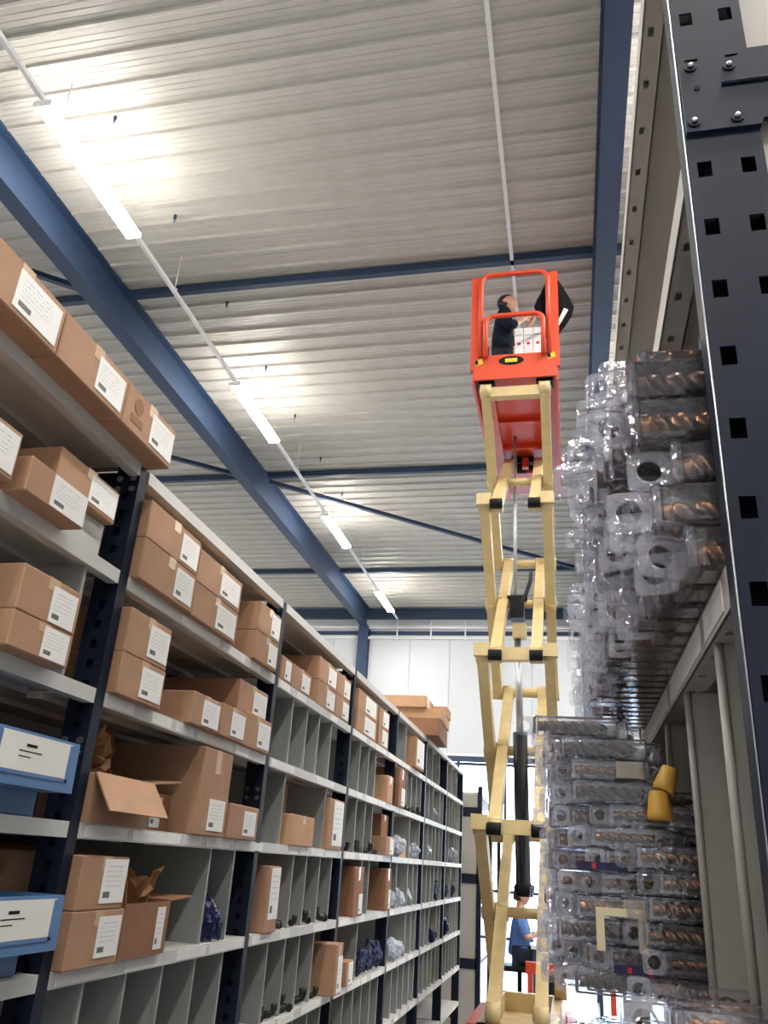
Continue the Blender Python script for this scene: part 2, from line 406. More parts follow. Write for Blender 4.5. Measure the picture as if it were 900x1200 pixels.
def strip_mesh(L):
    k = round(L, 2)
    if k not in strip_w:
        m = MB(); m.box(0.0, 0.0012, 0, L, -0.030, -0.004); me = m.mesh('label_strip', 'strip_print')
        uvl = me.uv_layers.new(name='uv')
        for lp in me.loops:
            c = me.vertices[lp.vertex_index].co; uvl.data[lp.index].uv = (c.y/max(L,1e-6)*4.0 % 1.0001, (c.z+0.030)/0.026)
        strip_w[k] = me
    return strip_w[k]
for i in range(7):
    for j, z in enumerate(SZ):
        if j >= 7 and i < 1: continue
        s = link('shelf', shelf_me, rack, rloc(FX+0.003, POST[i]+0.006, z))
        if i >= 1 and j >= 1:
            yy = 0.02
            while yy < SL-0.2:
                L = random.choice((0.12, 0.2, 0.28))
                if random.random() < 0.85: link('label_strip', strip_mesh(L), s, (0, yy, 0))
                yy += L + random.choice((0.03, 0.1))
    link('back_panel', back_me, rack, rloc(BX+0.0, POST[i]+0.01, 0.05))
# dividers: thin steel partitions with a folded front edge
div_me = {}; OCC = []
def divider(y, j):
    zz = SZ[j] + 0.02
    if any(a-0.008 < y < b+0.008 and z0 < zz < z1 for (a, b, z0, z1) in OCC): return
    h = SZ[j-1]-0.035 - SZ[j] if j > 0 else 0.26
    k = round(h, 3)
    if k not in div_me:
        div_me[k] = MB().box(-0.48, 0, -0.001, 0.001, 0, h).box(-0.006, 0.004, -0.005, 0.005, 0, h).mesh('divider', 'divider_grey')
    link('divider', div_me[k], rack, rloc(FX-0.012, y, SZ[j]))
# ------------------------------------------------------------------ cardboard boxes
def uv_front(me, y0, y1, z0, z1):
    uvl = me.uv_layers.new(name='uv')
    for lp in me.loops:
        c = me.vertices[lp.vertex_index].co
        uvl.data[lp.index].uv = ((c.y-y0)/(y1-y0), (c.z-z0)/(z1-z0))
def carton(y0, y1, z0, z1, label, xf=-1.08, depth=0.38, m='card', lab=(0.52, 0.95, 0.1, 0.86), group=None, yaw=0.0, tape=True, name='cardboard_box', cat='box'):
    w, h = y1-y0, z1-z0; OCC.append((y0, y1, z0-0.02, z1))
    b = MB().box(-depth, 0, 0, w, 0, h); b.bevel(0.003)
    o = obj(name, b, m, None, (xf, y0, z0), (0, 0, yaw)); tag(o, label, cat, group)
    if tape:
        obj('tape', MB().box(-depth*0.98, 0.0008, w*0.5-0.02, w*0.5+0.02, h-0.0004, h+0.0008).box(0.0, 0.0008, w*0.5-0.02, w*0.5+0.02, h*0.72, h+0.0008), 'tape', o)
    if lab:
        a0, a1, v0, v1 = lab
        lm = MB().box(0.0006, 0.0018, a0*w, a1*w, v0*h, v1*h)
        me = lm.mesh('label', 'label_print'); uv_front(me, a0*w, a1*w, v0*h, v1*h)
        link('label', me, o)
    return o
LT = (0.40, 0.93, 0.08, 0.9)
# on top of the bay that holds the blue bins
TX = -1.035
t1 = carton(0.975, 1.245, SZ[0], 2.556, 'sealed cardboard box on rack top, at the open end of a row of three', TX, lab=(0.42, 0.95, 0.1, 0.86))
t2 = carton(1.25, 1.522, SZ[0], 2.556, 'sealed cardboard box on rack top, in the middle of a row of three', TX, lab=(0.52, 0.95, 0.12, 0.85))
t3 = carton(1.526, 1.785, SZ[0], 2.556, 'sealed cardboard box on rack top above the first navy upright, with brown print', TX, lab=(0.5, 0.97, 0.12, 0.85))
obj('printed_mark', MB().cyl((0.0003, 0.06, 0.075), (0.0012, 0.06, 0.075), 0.022, 12).box(0.0003, 0.0012, 0.03, 0.09, 0.025, 0.045), 'card_dark', t3)
# bay with the bins, second board
carton(0.97, 1.235, SZ[1], 2.242, 'cardboard box under the top board, next to a lower box with big label', -1.05, lab=(0.6, 0.97, 0.1, 0.9))
carton(1.27, 1.482, SZ[1], 2.216, 'low cardboard box with big white label jutting out under the top board', -1.045, lab=(0.38, 0.98, 0.05, 0.95), tape=False)
carton(1.50, 1.69, SZ[1], 2.238, 'grey flat carton lying under a small box by the first upright', -1.13, depth=0.3, m='shelf_grey', lab=None, tape=False, name='flat_carton', cat='carton')
carton(1.43, 1.69, 2.238, 2.326, 'small cardboard box raised on a grey flat carton by the first upright', -1.105, lab=(0.5, 0.97, 0.12, 0.9))
# bay with the bins, third board
carton(1.335, 1.545, SZ[2], 1.913, 'lower cardboard box of the pair above the blue bins', -1.05, lab=(0.5, 0.93, 0.05, 0.92))
carton(1.335, 1.545, 1.913, 2.008, 'upper cardboard box of the pair above the blue bins, with torn film on its label', -1.05, lab=(0.5, 0.93, 0.05, 0.85))
# blue picking bins
def bin_(y0, y1, z0, label):
    w = y1-y0; OCC.append((y0, y1, z0-0.01, z0+0.16)); t = thing('picking_bin', label, 'storage bin', (-1.05, y0, z0))
    m = MB()
    D, H, e = 0.42, 0.155, 0.006
    m.hexa([(-D,0.02,0), (-0.07,0.02,0), (-0.07,w-0.02,0), (-D,w-0.02,0), (-D,0.012,0.006), (-0.068,0.012,0.006), (-0.068,w-0.012,0.006), (-D,w-0.012,0.006)])
    for ya in (0.012, w-0.018): m.box(-D, -0.068, ya, ya+0.006, 0.004, H)
    m.box(-D, -D+0.006, 0.012, w-0.012, 0.004, H); m.box(-0.074, -0.068, 0.012, w-0.012, 0.004, 0.06)
    obj('body', m, 'bin_blue', t)
    f = MB()                                   # wide label front standing proud of the body
    f.hexa([(-0.068,0,0.052), (0.0,0.0,0.052), (0.0,w,0.052), (-0.068,w,0.052), (-0.068,0,0.066), (0.0,0,0.066), (0.0,w,0.066), (-0.068,w,0.066)])
    f.hexa([(-0.006,0,0.052), (0.002,0,0.052), (0.002,w,0.052), (-0.006,w,0.052), (-0.008,0,H), (0.0,0,H), (0.0,w,H), (-0.008,w,H)])
    for ya in (0.0, w-0.006): f.box(-0.30, -0.004, ya, ya+0.006, 0.066, H)
    obj('front_panel', f, 'bin_blue', t)
    fr = MB(); fr.box(0.0005, 0.004, 0.03, 0.04, 0.072, H-0.008).box(0.0005, 0.004, w-0.04, w-0.03, 0.072, H-0.008).box(0.0005, 0.004, 0.03, w-0.03, 0.072, 0.078)
    obj('label_holder', fr, 'bin_blue', t)
    lm = MB().box(0.0021, 0.0034, 0.04, w-0.03, 0.079, H-0.006); me = lm.mesh('label_card', 'paper'); link('label_card', me, t)
    obj('print', MB().box(0.0034, 0.0037, 0.12, 0.155, H-0.030, H-0.024).box(0.0034, 0.0037, 0.10, 0.175, H-0.040, H-0.0375).box(0.0034, 0.0037, 0.10, 0.14, H-0.050, H-0.048), 'black', t)
bin_(1.345, 1.655, SZ[3], 'blue plastic picking bin with white card, on the board right below the paired boxes')
bin_(1.405, 1.712, SZ[4], 'blue plastic picking bin with white card, on the lowest board of bins')
bin_(1.35, 1.66, SZ[5], 'blue plastic picking bin at the bottom edge of the bin bay')

# bay between first and second uprights
B1 = 'between first and second uprights'
carton(1.80, 2.125, SZ[1], 2.252, 'lower box of the wide pair on second board, hard against the first upright', -1.075, lab=(0.6, 0.95, 0.12, 0.88))
carton(1.80, 2.12, 2.252, 2.36, 'upper box of the wide pair on second board, hard against the first upright', -1.075, lab=(0.62, 0.97, 0.1, 0.85))
carton(2.135, 2.48, SZ[1], 2.244, 'lower box of the middle pair on second board, first bay past the bins', -1.08, lab=(0.5, 0.95, 0.1, 0.85))
carton(2.135, 2.48, 2.244, 2.35, 'upper box of the middle pair on second board, first bay past the bins', -1.08, lab=(0.5, 0.95, 0.12, 0.85))
carton(2.67, 2.90, SZ[1], 2.243, 'lower box of the pair on second board just before the second upright', -1.08, lab=(0.55, 0.95, 0.1, 0.85))
carton(2.67, 2.90, 2.243, 2.35, 'upper box of the pair on second board just before the second upright', -1.08, lab=(0.55, 0.95, 0.12, 0.9))
carton(1.80, 2.035, SZ[2], 1.945, 'lower box of the pair on third board beside the first upright', -1.075, lab=(0.45, 0.95, 0.12, 0.86))
carton(1.80, 2.03, 1.945, 2.06, 'upper box of the pair on third board beside the first upright', -1.075, lab=(0.48, 0.97, 0.12, 0.86))
carton(2.23, 2.435, SZ[2], 1.935, 'small box on third board with its end bare, first of three in a row', -1.075, lab=(0.35, 0.95, 0.08, 0.86))
carton(2.445, 2.655, SZ[2], 1.94, 'small box on third board, middle one of three in a row', -1.075, lab=(0.4, 0.95, 0.1, 0.86))
carton(2.67, 2.935, SZ[2], 1.955, 'box on third board under a deeper box, next to the second upright', -1.085, lab=(0.5, 0.97, 0.1, 0.86))
carton(2.64, 2.93, 1.955, 2.06, 'box sitting back on another box, third board next to the second upright', -1.11, depth=0.44, lab=(0.5, 0.97, 0.1, 0.86))

def crumple(name, seed, r, m, sc=(1,1,1)):
    bm = bmesh.new(); bmesh.ops.create_icosphere(bm, subdivisions=3, radius=r); rg = random.Random(seed)
    ds = [(Vector((rg.uniform(-1,1), rg.uniform(-1,1), rg.uniform(-1,1))).normalized(), rg.uniform(0.45, 0.95)) for _ in range(22)]
    for v in bm.verts:
        nrm = v.co.normalized(); k = min([d/max(nrm.dot(a), 0.05) if nrm.dot(a) > 0.2 else 9 for a, d in ds] + [1.15])
        k *= 1 + 0.16*math.sin(9*nrm.x+seed)*math.sin(8*nrm.y+2*seed)
        v.co = Vector((nrm.x*r*k*sc[0], nrm.y*r*k*sc[1], nrm.z*r*k*sc[2]))
    zm = min(v.co.z for v in bm.verts)
    for v in bm.verts: v.co.z -= zm
    me = bpy.data.meshes.new(name); bm.to_mesh(me); bm.free(); me.materials.append(MATS[m]); return me
def sheet_paper(name, seed, w, h, m):
    """a torn, crinkled sheet standing up out of a box"""
    rg = random.Random(seed); bm = bmesh.new(); NU, NV = 12, 10; g = []
    for i in range(NU+1):
        row = []
        for j in range(NV+1):
            u, v = i/NU, j/NV
            top = 0.86 + 0.14*math.sin(5*u+seed) + rg.uniform(-0.06, 0.06)
            zz = v*h*top; yy = (u-0.5)*w*(1+0.25*v)
            xx = 0.10*w*math.sin(7*u+3*v+seed) + 0.35*w*v*v*math.sin(2.5*u+seed*0.7) + rg.uniform(-0.012, 0.012)
            row.append(bm.verts.new((xx, yy + rg.uniform(-0.006, 0.006), zz)))
        g.append(row)
    for i in range(NU):
        for j in range(NV): bm.faces.new((g[i][j], g[i+1][j], g[i+1][j+1], g[i][j+1]))
    r = bmesh.ops.solidify(bm, geom=bm.faces[:], thickness=0.0015)
    me = bpy.data.meshes.new(name); bm.to_mesh(me); bm.free(); me.materials.append(MATS[m]); return me
def open_box(y0, y1, z0, z1, xf, depth, label, m='card', flaps=(), lab=None):
    """open carton: four walls, a bottom and flaps. flaps: (side, length, angle from closed)"""
    w, h, t = y1-y0, z1-z0, 0.004; OCC.append((y0-0.02, y1+0.15, z0-0.01, z1))
    o = thing('open_cardboard_box', label, 'box', (xf, y0, z0))
    b = MB().box(-depth, 0, 0, w, 0, t).box(-t, 0, 0, w, t, h).box(-depth, -depth+t, 0, w, t, h).box(-depth+t, -t, 0, t, t, h).box(-depth+t, -t, w-t, w, t, h)
    obj('body', b, m, o)
    for side, ln, ang in flaps:
        c, s = math.cos(ang), math.sin(ang)
        f = MB()
        if side == 'front': f.box(0, ln, 0.002, w-0.002, 0, t); p, r = (0, 0, h), (0, -(ang), 0)
        elif side == 'back': f.box(-ln, 0, 0.002, w-0.002, 0, t); p, r = (-depth, 0, h), (0, ang, 0)
        elif side == 'near': f.box(-depth+0.002, -0.002, -ln, 0, 0, t); p, r = (0, 0, h), (-ang, 0, 0)
        else: f.box(-depth+0.002, -0.002, 0, ln, 0, t); p, r = (0, w, h), (ang, 0, 0)
        obj('flap', f, m, o, p, r)
    if lab:
        a0, a1, v0, v1 = lab; lm = MB().box(0.0002, 0.0015, a0*w, a1*w, v0*h, v1*h); me = lm.mesh('label', 'label_print'); uv_front(me, a0*w, a1*w, v0*h, v1*h); link('label', me, o)
    return o
o1 = open_box(1.80, 2.10, SZ[3], 1.655, -1.09, 0.40, 'torn open cardboard box with brown paper spilling out, fourth board by first upright', 'card',
     (('front', 0.10, -1.0), ('back', 0.13, 1.25), ('far', 0.17, 0.12)), None)
p1 = tag(link('packing_paper', sheet_paper('packing_paper', 3, 0.225, 0.245, 'kraft'), None, (-1.168, 1.962, SZ[3]+0.006)), 'crumpled brown packing paper standing out of the torn box, fourth board', 'packing paper')
carton(2.12, 2.36, SZ[3], 1.645, 'dark cardboard box half hidden beside the tall box on fourth board', -1.16, m='card_dark', lab=(0.5, 0.75, 0.1, 0.9), tape=False)
carton(2.375, 2.60, SZ[3], 1.795, 'tall cardboard box with a label low down, fourth board first bay', -1.08, lab=(0.35, 0.9, 0.06, 0.42))
carton(2.625, 2.895, SZ[3], 1.65, 'small square box next to the tall box, fourth board at second upright', -1.08, lab=(0.48, 0.9, 0.12, 0.85), tape=False)
carton(1.80, 2.03, SZ[4], 1.360, 'lower box of the pair on fifth board beside the first upright', -1.075, lab=(0.5, 0.95, 0.15, 0.88))
carton(1.80, 2.012, 1.360, 1.475, 'upper box of the pair on fifth board beside the first upright', -1.075, lab=(0.45, 0.97, 0.12, 0.95))
open_box(2.05, 2.30, SZ[4], 1.368, -1.085, 0.40, 'open dark cardboard box holding brown paper, fifth board first bay', 'card_dark',
     (('back', 0.12, 1.3), ('near', 0.09, 1.3), ('far', 0.14, 0.05)), (0.72, 0.9, 0.1, 0.9))
tag(link('packing_paper', sheet_paper('packing_paper', 8, 0.17, 0.235, 'kraft'), None, (-1.15, 2.16, SZ[4]+0.006)), 'crumpled brown packing paper standing out of the dark box, fifth board', 'packing paper')
tag(link('plastic_bag', crumple('plastic_bag', 5, 0.085, 'bag_blue', (0.8, 0.75, 1.0)), None, (-1.128, 2.685, SZ[4])), 'dark blue plastic bag between dividers on fifth board of first bay', 'bag')

# bay between second and third uprights
carton(3.0, 3.12, SZ[1], 2.232, 'narrow low box on second board just past the second upright', -1.095, lab=(0.35, 0.95, 0.1, 0.88), tape=False)
carton(3.13, 3.40, SZ[1], 2.232, 'low box on second board with label, between a narrow box and two stacks', -1.095, lab=(0.5, 0.9, 0.1, 0.85))
for (a, b, s) in ((3.50, 3.80, 'first'), (3.81, 4.07, 'last')):
    carton(a, b, SZ[1], 2.245, 'lower box of the %s pair, second board between second and third uprights' % s, -1.095, lab=(0.5, 0.95, 0.1, 0.85))
    carton(a, b, 2.245, 2.352, 'upper box of the %s pair, second board between second and third uprights' % s, -1.095, lab=(0.5, 0.95, 0.1, 0.85))
carton(3.30, 3.60, SZ[3], 1.66, 'light square box in front of a tall dark one, fourth board second bay', -1.085, depth=0.12, m='card_light', lab=None)
carton(3.30, 3.60, SZ[3], 1.79, 'tall dark box behind a light square one, fourth board second bay', -1.22, depth=0.3, m='card_dark', lab=None)
carton(3.84, 4.10, SZ[3], 1.765, 'tall box with a white end before the third upright, fourth board', -1.09, lab=(0.3, 0.97, 0.08, 0.97))
carton(3.09, 3.22, SZ[4], 1.465, 'narrow tall box with white end past the second upright, fifth board', -1.085, lab=(0.2, 0.97, 0.2, 0.98))
carton(4.01, 4.13, SZ[5], 1.150, 'narrow tall box with white end on sixth board before the third upright', -1.05, lab=(0.3, 0.97, 0.05, 0.75))
# bay between third and fourth uprights
for (a, b, s) in ((4.25, 4.72, 'wide'), (4.78, 5.06, 'narrow')):
    carton(a, b, SZ[1], 2.25, 'lower box of the %s pair, second board past the third upright' % s, -1.095, lab=(0.35, 0.9, 0.1, 0.9))
    carton(a, b, 2.25, 2.36, 'upper box of the %s pair, second board past the third upright' % s, -1.095, lab=(0.35, 0.9, 0.1, 0.9))
carton(5.85, 6.2, SZ[1], 2.345, 'long cardboard box with white end alone on second board past the fourth upright', -1.06, depth=0.48, m='card', lab=(0.1, 0.95, 0.08, 0.95))
carton(5.10, 5.26, SZ[2], 2.00, 'small pale box in front of a dark tall one, third board', -1.09, depth=0.2, m='card_light', lab=None)
carton(5.40, 5.62, SZ[2], 2.08, 'dark tall box with white slip near the fourth upright, third board', -1.08, m='card_dark', lab=(0.4, 0.95, 0.05, 0.5))
carton(5.10, 5.33, SZ[3], 1.65, 'small box with white label near the fourth upright, fourth board', -1.08, lab=(0.45, 0.95, 0.1, 0.9))
carton(5.12, 5.31, 1.65, 1.775, 'dark box stacked on a small labelled box, fourth board', -1.12, m='card_dark', lab=None)
carton(4.40, 4.60, SZ[4], 1.475, 'tall brown box past the third upright, fifth board', -1.085, m='card_dark', lab=(0.55, 0.95, 0.05, 0.45))
carton(5.185, 5.328, SZ[4], 1.472, 'tall brown box right before the fourth upright, fifth board', -1.085, m='card_dark', lab=(0.55, 0.95, 0.05, 0.5))
carton(4.34, 4.47, SZ[5], 1.05, 'small box with white end on sixth board past the third upright', -1.08, lab=(0.3, 0.95, 0.05, 0.95))
carton(5.7, 5.95, SZ[3], 1.62, 'pale box among grey bags past the fourth upright, fourth board', -1.12, m='card_light', lab=None)
# long cartons lying on the rack top near its far end
carton(6.42, 7.12, SZ[0], 2.575, 'dark long carton at the bottom of the pile on the far rack top', -0.99, depth=0.42, m='card_dark', lab=None, yaw=0.05, tape=False)
carton(6.46, 7.08, 2.575, 2.655, 'pale long carton in the middle of the pile on the far rack top', -0.985, depth=0.44, m='card_light', lab=None, yaw=0.03, tape=False)
carton(6.40, 6.78, 2.655, 2.745, 'pale carton with white slip on top of the pile on the far rack top', -1.10, depth=0.42, m='card_light', lab=(0.1, 0.5, 0.1, 0.9), tape=False)
carton(6.80, 7.06, 2.655, 2.735, 'thin pale carton behind another on top of the far rack pile', -0.99, depth=0.36, m='card_light', lab=None, tape=False)
# loose goods in the divided bays
fm = MB().tube([(0,0,0.02), (0.03,0,0.02), (0.05,0,0.028), (0.058,0,0.05), (0.058,0,0.07)], [0.018,0.016,0.016,0.018,0.022], 10).cyl((-0.008,0,0.02), (0.004,0,0.02), 0.020, 10)
fit_me = fm.mesh('pipe_fitting', 'fitting_black')
rg = random.Random(4)
FIT = []
def fittings(y0, y1, j, k, s):
    got = tries = 0
    while got < k and tries < 4000:
        tries += 1
        sc = rg.uniform(0.62, 0.9); a = rg.uniform(0, 6.28); R_ = 0.047*sc
        dx, dy = 0.033*sc*math.cos(a), 0.033*sc*math.sin(a)
        cx, cy = FX - 0.014 - rg.random()*(0.02 if tries < 1500 else 0.2), rg.uniform(y0, y1)
        if any(abs(cy - (q + 0.02 + f*1.15)) < R_ + 0.007 for q in POST for f in (0.19, 0.37, 0.53, 0.71, 0.88)): continue
        if any(u - R_ < cy < v + R_ and z0 < SZ[j]+0.02 < z1 for (u, v, z0, z1) in OCC): continue
        if any(g[3] == j and math.hypot(g[0]-cx, g[1]-cy) < g[2] + R_ for g in FIT): continue
        FIT.append((cx, cy, R_, j)); got += 1
        o = link('pipe_fitting', fit_me, None, (cx-dx, cy-dy, SZ[j]), (0, 0, a)); o.scale = (sc, sc, sc)
        tag(o, 'small black pipe elbow lying loose on %s' % s, 'pipe fitting', 'black pipe elbows, %s' % s)
    if got < k: print('fittings short', s, got, k)
fittings(3.25, 3.95, 5, 16, 'the sixth board before the third upright')
fittings(4.3, 5.0, 3, 7, 'the fourth board past the third upright')
fittings(3.3, 3.95, 4, 5, 'the fifth board past the second upright')
fittings(5.6, 6.4, 2, 6, 'the third board past the fourth upright')
bagA = [crumple('plastic_bag', 11+k, 0.08, mm, (0.9, 0.9, 1.0)) for k, mm in enumerate(('bag_blue', 'bag_grey', 'bag_blue', 'bag_grey'))]
bag_spots = [(4.75,5,0,'dark blue bag on the sixth board past the third upright'), (4.95,5,0,None), (5.12,5,2,None), (5.62,5,1,'grey film bag on the sixth board past the fourth upright'), (5.85,5,3,None),
             (5.5,4,3,'grey film bag on the fifth board past the fourth upright'), (5.75,4,1,None), (6.1,4,3,None), (5.6,3,1,'grey film bag on the fourth board past the fourth upright'), (6.25,3,3,None), (6.9,3,1,None),
             (7.1,2,3,'grey film bag on the third board near the far rack end'), (7.3,4,2,'dark blue bag on the fifth board near the far rack end'), (7.9,4,0,None), (8.3,4,2,None), (7.2,5,0,'dark blue bag on the sixth board near the far rack end'), (7.95,5,2,None), (8.25,3,1,None)]
last = ''
for (y, j, k, s) in bag_spots:
    kind = 'dark blue' if k in (0, 2) else 'grey film'
    if s is None: s = '%s bag on the %s board %s' % (kind, ('', 'second', 'third', 'fourth', 'fifth', 'sixth')[j], 'past the third upright' if y < 5.37 else 'past the fourth upright' if y < 6.56 else 'near the far rack end')
    OCC.append((y-0.085, y+0.085, SZ[j]-0.01, SZ[j]+0.15))
    tag(link('plastic_bag', bagA[k], None, (FX-0.035, y, SZ[j]), (0, 0, y*7)), s, 'bag', s + ' set')

# steel partitions wherever no goods stand
divider(1.62, 2)
for y in (2.37, 2.585, 2.785): divider(y, 4)
for y in (1.955, 2.155, 2.36, 2.575, 2.79): divider(y, 5); divider(y, 6)
for i in range(2, 7):
    for j in (2, 3, 4, 5, 6):
        for f in (0.19, 0.37, 0.53, 0.71, 0.88):
            if j == 2 and i == 2 and f > 0.8: continue
            if i == 2 and j == 3 and f in (0.37, 0.53): continue
            if i == 2 and j == 4 and f == 0.19: continue
            if i == 3 and j in (2, 3, 4) and f in (0.88, 0.71): continue
            divider(POST[i] + 0.02 + f*1.15, j)
for i in (4, 5, 6):
    for f in (0.3, 0.65): divider(POST[i]+f*1.15, 1)

# ================================================================== RACK BEYOND THE FIRST ONE
r2 = thing('shelving_rack', 'tall beige ended shelving rack with navy bands, past the long rack', 'shelving', (-1.05, 9.6, 0))
obj('end_panel', MB().box(-0.56, 0.035, 0, 0.02, 0.02, 2.27), 'right_beige', r2)
for z in (2.04, 1.36, 0.55):
    obj('band', MB().box(-0.56, 0.05, -0.012, 0.0, z, z+0.095), 'rack_navy', r2)
obj('upright', MB().box(0.035, 0.085, -0.012, 0.06, 0, 2.36), 'rack_navy', r2)
obj('upright', MB().box(-0.61, -0.56, -0.012, 0.06, 0, 2.36), 'rack_navy', r2)
for yy in (1.3, 2.6):
    obj('upright', MB().box(0.035, 0.085, yy, yy+0.06, 0, 2.36), 'rack_navy', r2)
for z in (0.1, 0.6, 1.05, 1.5, 1.95, 2.3):
    obj('shelf', MB().box(-0.55, 0.05, 0.03, 2.6, z-0.035, z), 'shelf_grey', r2)

# ================================================================== RIGHT RACK
ER, YP = 0.20, 0.97
rr = thing('long_span_rack', 'long span rack with perforated navy upright and beige shelves of drill cases', 'shelving', (ER, YP, 0))
holes = [(0.012, 0.032, z, z+0.030) for z in [0.03+0.1105*k for k in range(30)]] + [(0.073, 0.093, z, z+0.030) for z in [0.03+0.1105*k for k in range(30)]]
up = MB(); PH2 = 3.45
# face towards the walkway end (holes), with folded front and rear flanges
dz = 0.032
holes = [(u0, u1, a+dz-0.03, b+dz-0.03) for (u0, u1, a, b) in holes]
up.plate_holes(0.107, PH2, 0.003, holes, lambda u, v, d: (u, d, v))
obj('upright', up, 'rack_navy', rr)
fl = MB().box(-0.0005, 0.003, 0.003, 0.055, 0, PH2).box(0.104, 0.107, 0.003, 0.055, 0, PH2).box(0.003, 0.104, 0.045, 0.048, 0, PH2)
obj('upright_channel', fl, 'rack_navy', rr)
edge = MB().tube([(-0.0015, 0.003, 0), (-0.0015, 0.003, PH2)], 0.0016, 8)  # bright metal line standing in for the reflection on the upright's edge
obj('edge_glint', edge, 'steel_bolt', rr)
rear = MB(); rear.plate_holes(0.107, PH2, 0.003, holes, lambda u, v, d: (0.48+u, d, v)); rear.box(0.48, 0.483, 0.003, 0.055, 0, PH2)
obj('upright', rear, 'rack_navy', rr)
# gusset bracket with bolts
for z in (2.548, 0.6):
    g = obj('bracket', MB().prism([(0.001, z), (0.108, z), (0.112, z+0.012), (0.585, z+0.012), (0.585, z+0.165), (0.105, z+0.165), (0.085, z+0.150), (0.001, z+0.150)], 'y', -0.008, 0.0), 'rack_navy', rr)
    obj('rib', MB().tube([(0.06, -0.010, z+0.092), (0.585, -0.010, z+0.092)], 0.004, 6), 'rack_navy', g)
    for (bx_, bz) in ((0.018, z+0.137), (0.074, z+0.129), (0.075, z+0.018), (0.014, z+0.018)):
        bo = obj('bolt', MB().cyl((bx_, -0.008, bz), (bx_, -0.011, bz), 0.0095, 12), 'rack_navy', g)
        obj('bolt_head', MB().tube([(bx_, -0.011, bz), (bx_, -0.015, bz), (bx_, -0.017, bz)], [0.005, 0.0042, 0.002], 10), 'steel_bolt', g)
    obj('slot', MB().cyl((0.024, -0.0081, z+0.09), (0.024, -0.0095, z+0.09), 0.005, 10), 'slot_dark', g)
obj('side_panel', MB().box(0.107, 0.48, 0.02, 0.026, 0.03, PH2), 'right_beige', rr)
# shelves
def rshelf(z, L=3.2, lip=0.055, name='shelf'):
    m = MB(); pit = 0.1325
    m.box(0.004, 0.55, 0.06, L, -0.005, 0.0)
    m.box(0.0, 0.004, 0.06, L, -lip, 0.0)
    hl = [(0.012, 0.024, 0.11+pit*k, 0.11+pit*k+0.022) for k in range(22) if 0.11+pit*k+0.03 < L-0.06]
    m.plate_holes(0.045, L-0.06, 0.003, hl, lambda u, v, d: (0.002+u, 0.06+v, -lip+d))
    m.box(0.044, 0.047, 0.06, L, -lip, -0.03)
    for xx in (0.2, 0.38): m.box(xx, xx+0.05, 0.06, L, -0.03, -0.005)
    m.box(0.546, 0.55, 0.06, L, -lip, -0.005)
    s = obj(name, m, 'right_beige', rr, (0, 0, z))
    return s
RS = {'A': 3.265, 'B': 2.545, 'C': 1.872, 'D': 1.315, 'E': 0.80, 'F': 0.28}
sh = {k: rshelf(z) for k, z in RS.items()}
for (a, L) in ((0.10, 0.16), (0.30, 0.42), (0.78, 0.5), (1.33, 0.45)):
    me = MB().box(-0.0015, -0.0002, a, a+L, -0.048, -0.006).mesh('label_strip', 'paper'); link('label_strip', me, sh['C'])
obj('back_panel', MB().box(0.552, 0.556, 0.06, 3.2, 0.05, 3.3), 'right_beige', rr)
u2 = MB(); u2.plate_holes(0.107, PH2, 0.003, holes, lambda u, v, d: (u, 3.2+d, v)); u2.box(-0.0005, 0.003, 3.203, 3.255, 0, PH2)
obj('upright', u2, 'rack_navy', rr)
# vertical partitions with round wire edge between the C and D shelves
for yy in (1.205, 1.55, 1.90, 2.26, 2.62):
    p = obj('partition', MB().box(0.016, 0.52, yy-YP-0.001, yy-YP+0.001, RS['D'], RS['C']-0.056), 'right_beige', rr)
    obj('wire_edge', MB().cyl((0.012, yy-YP, RS['D']), (0.012, yy-YP, RS['C']-0.054), 0.0065, 10), 'right_beige', p)
hk = MB().tube([(0.075, 0.44, RS['B']-0.055), (0.075, 0.44, RS['B']-0.12), (0.07, 0.43, RS['B']-0.16)], 0.005, 8)
obj('hook', hk, 'white_paint', rr)

# ------------------------------------------------------------------ drill cases
def drill_mesh(name, L, r, m, twist=21.0):
    b = MB(); n, seg = 12, 44; rings = []
    for i in range(seg+1):
        t = i/seg; x = 0.008 + t*L; a0 = twist*t*L/0.16
        tip = min(1, (1-t)*8+0.12); sh_ = t < 0.07
        ring = []
        for k in range(n):
            a = 2*PI*k/n; rr_ = r*tip*(0.8 if sh_ else (0.38 + 0.62*abs(math.cos(a))**0.8))
            ring.append(b.bm.verts.new((x, rr_*math.cos(a+(0 if sh_ else a0)), rr_*math.sin(a+(0 if sh_ else a0)))))
        rings.append(ring)
    for i in range(seg):
        for k in range(n):
            f = b.bm.faces.new((rings[i][k], rings[i][(k+1)%n], rings[i+1][(k+1)%n], rings[i+1][k])); f.smooth = True
    b.bm.faces.new(rings[0]); b.bm.faces.new(rings[-1][::-1])
    return b.mesh(name, m)
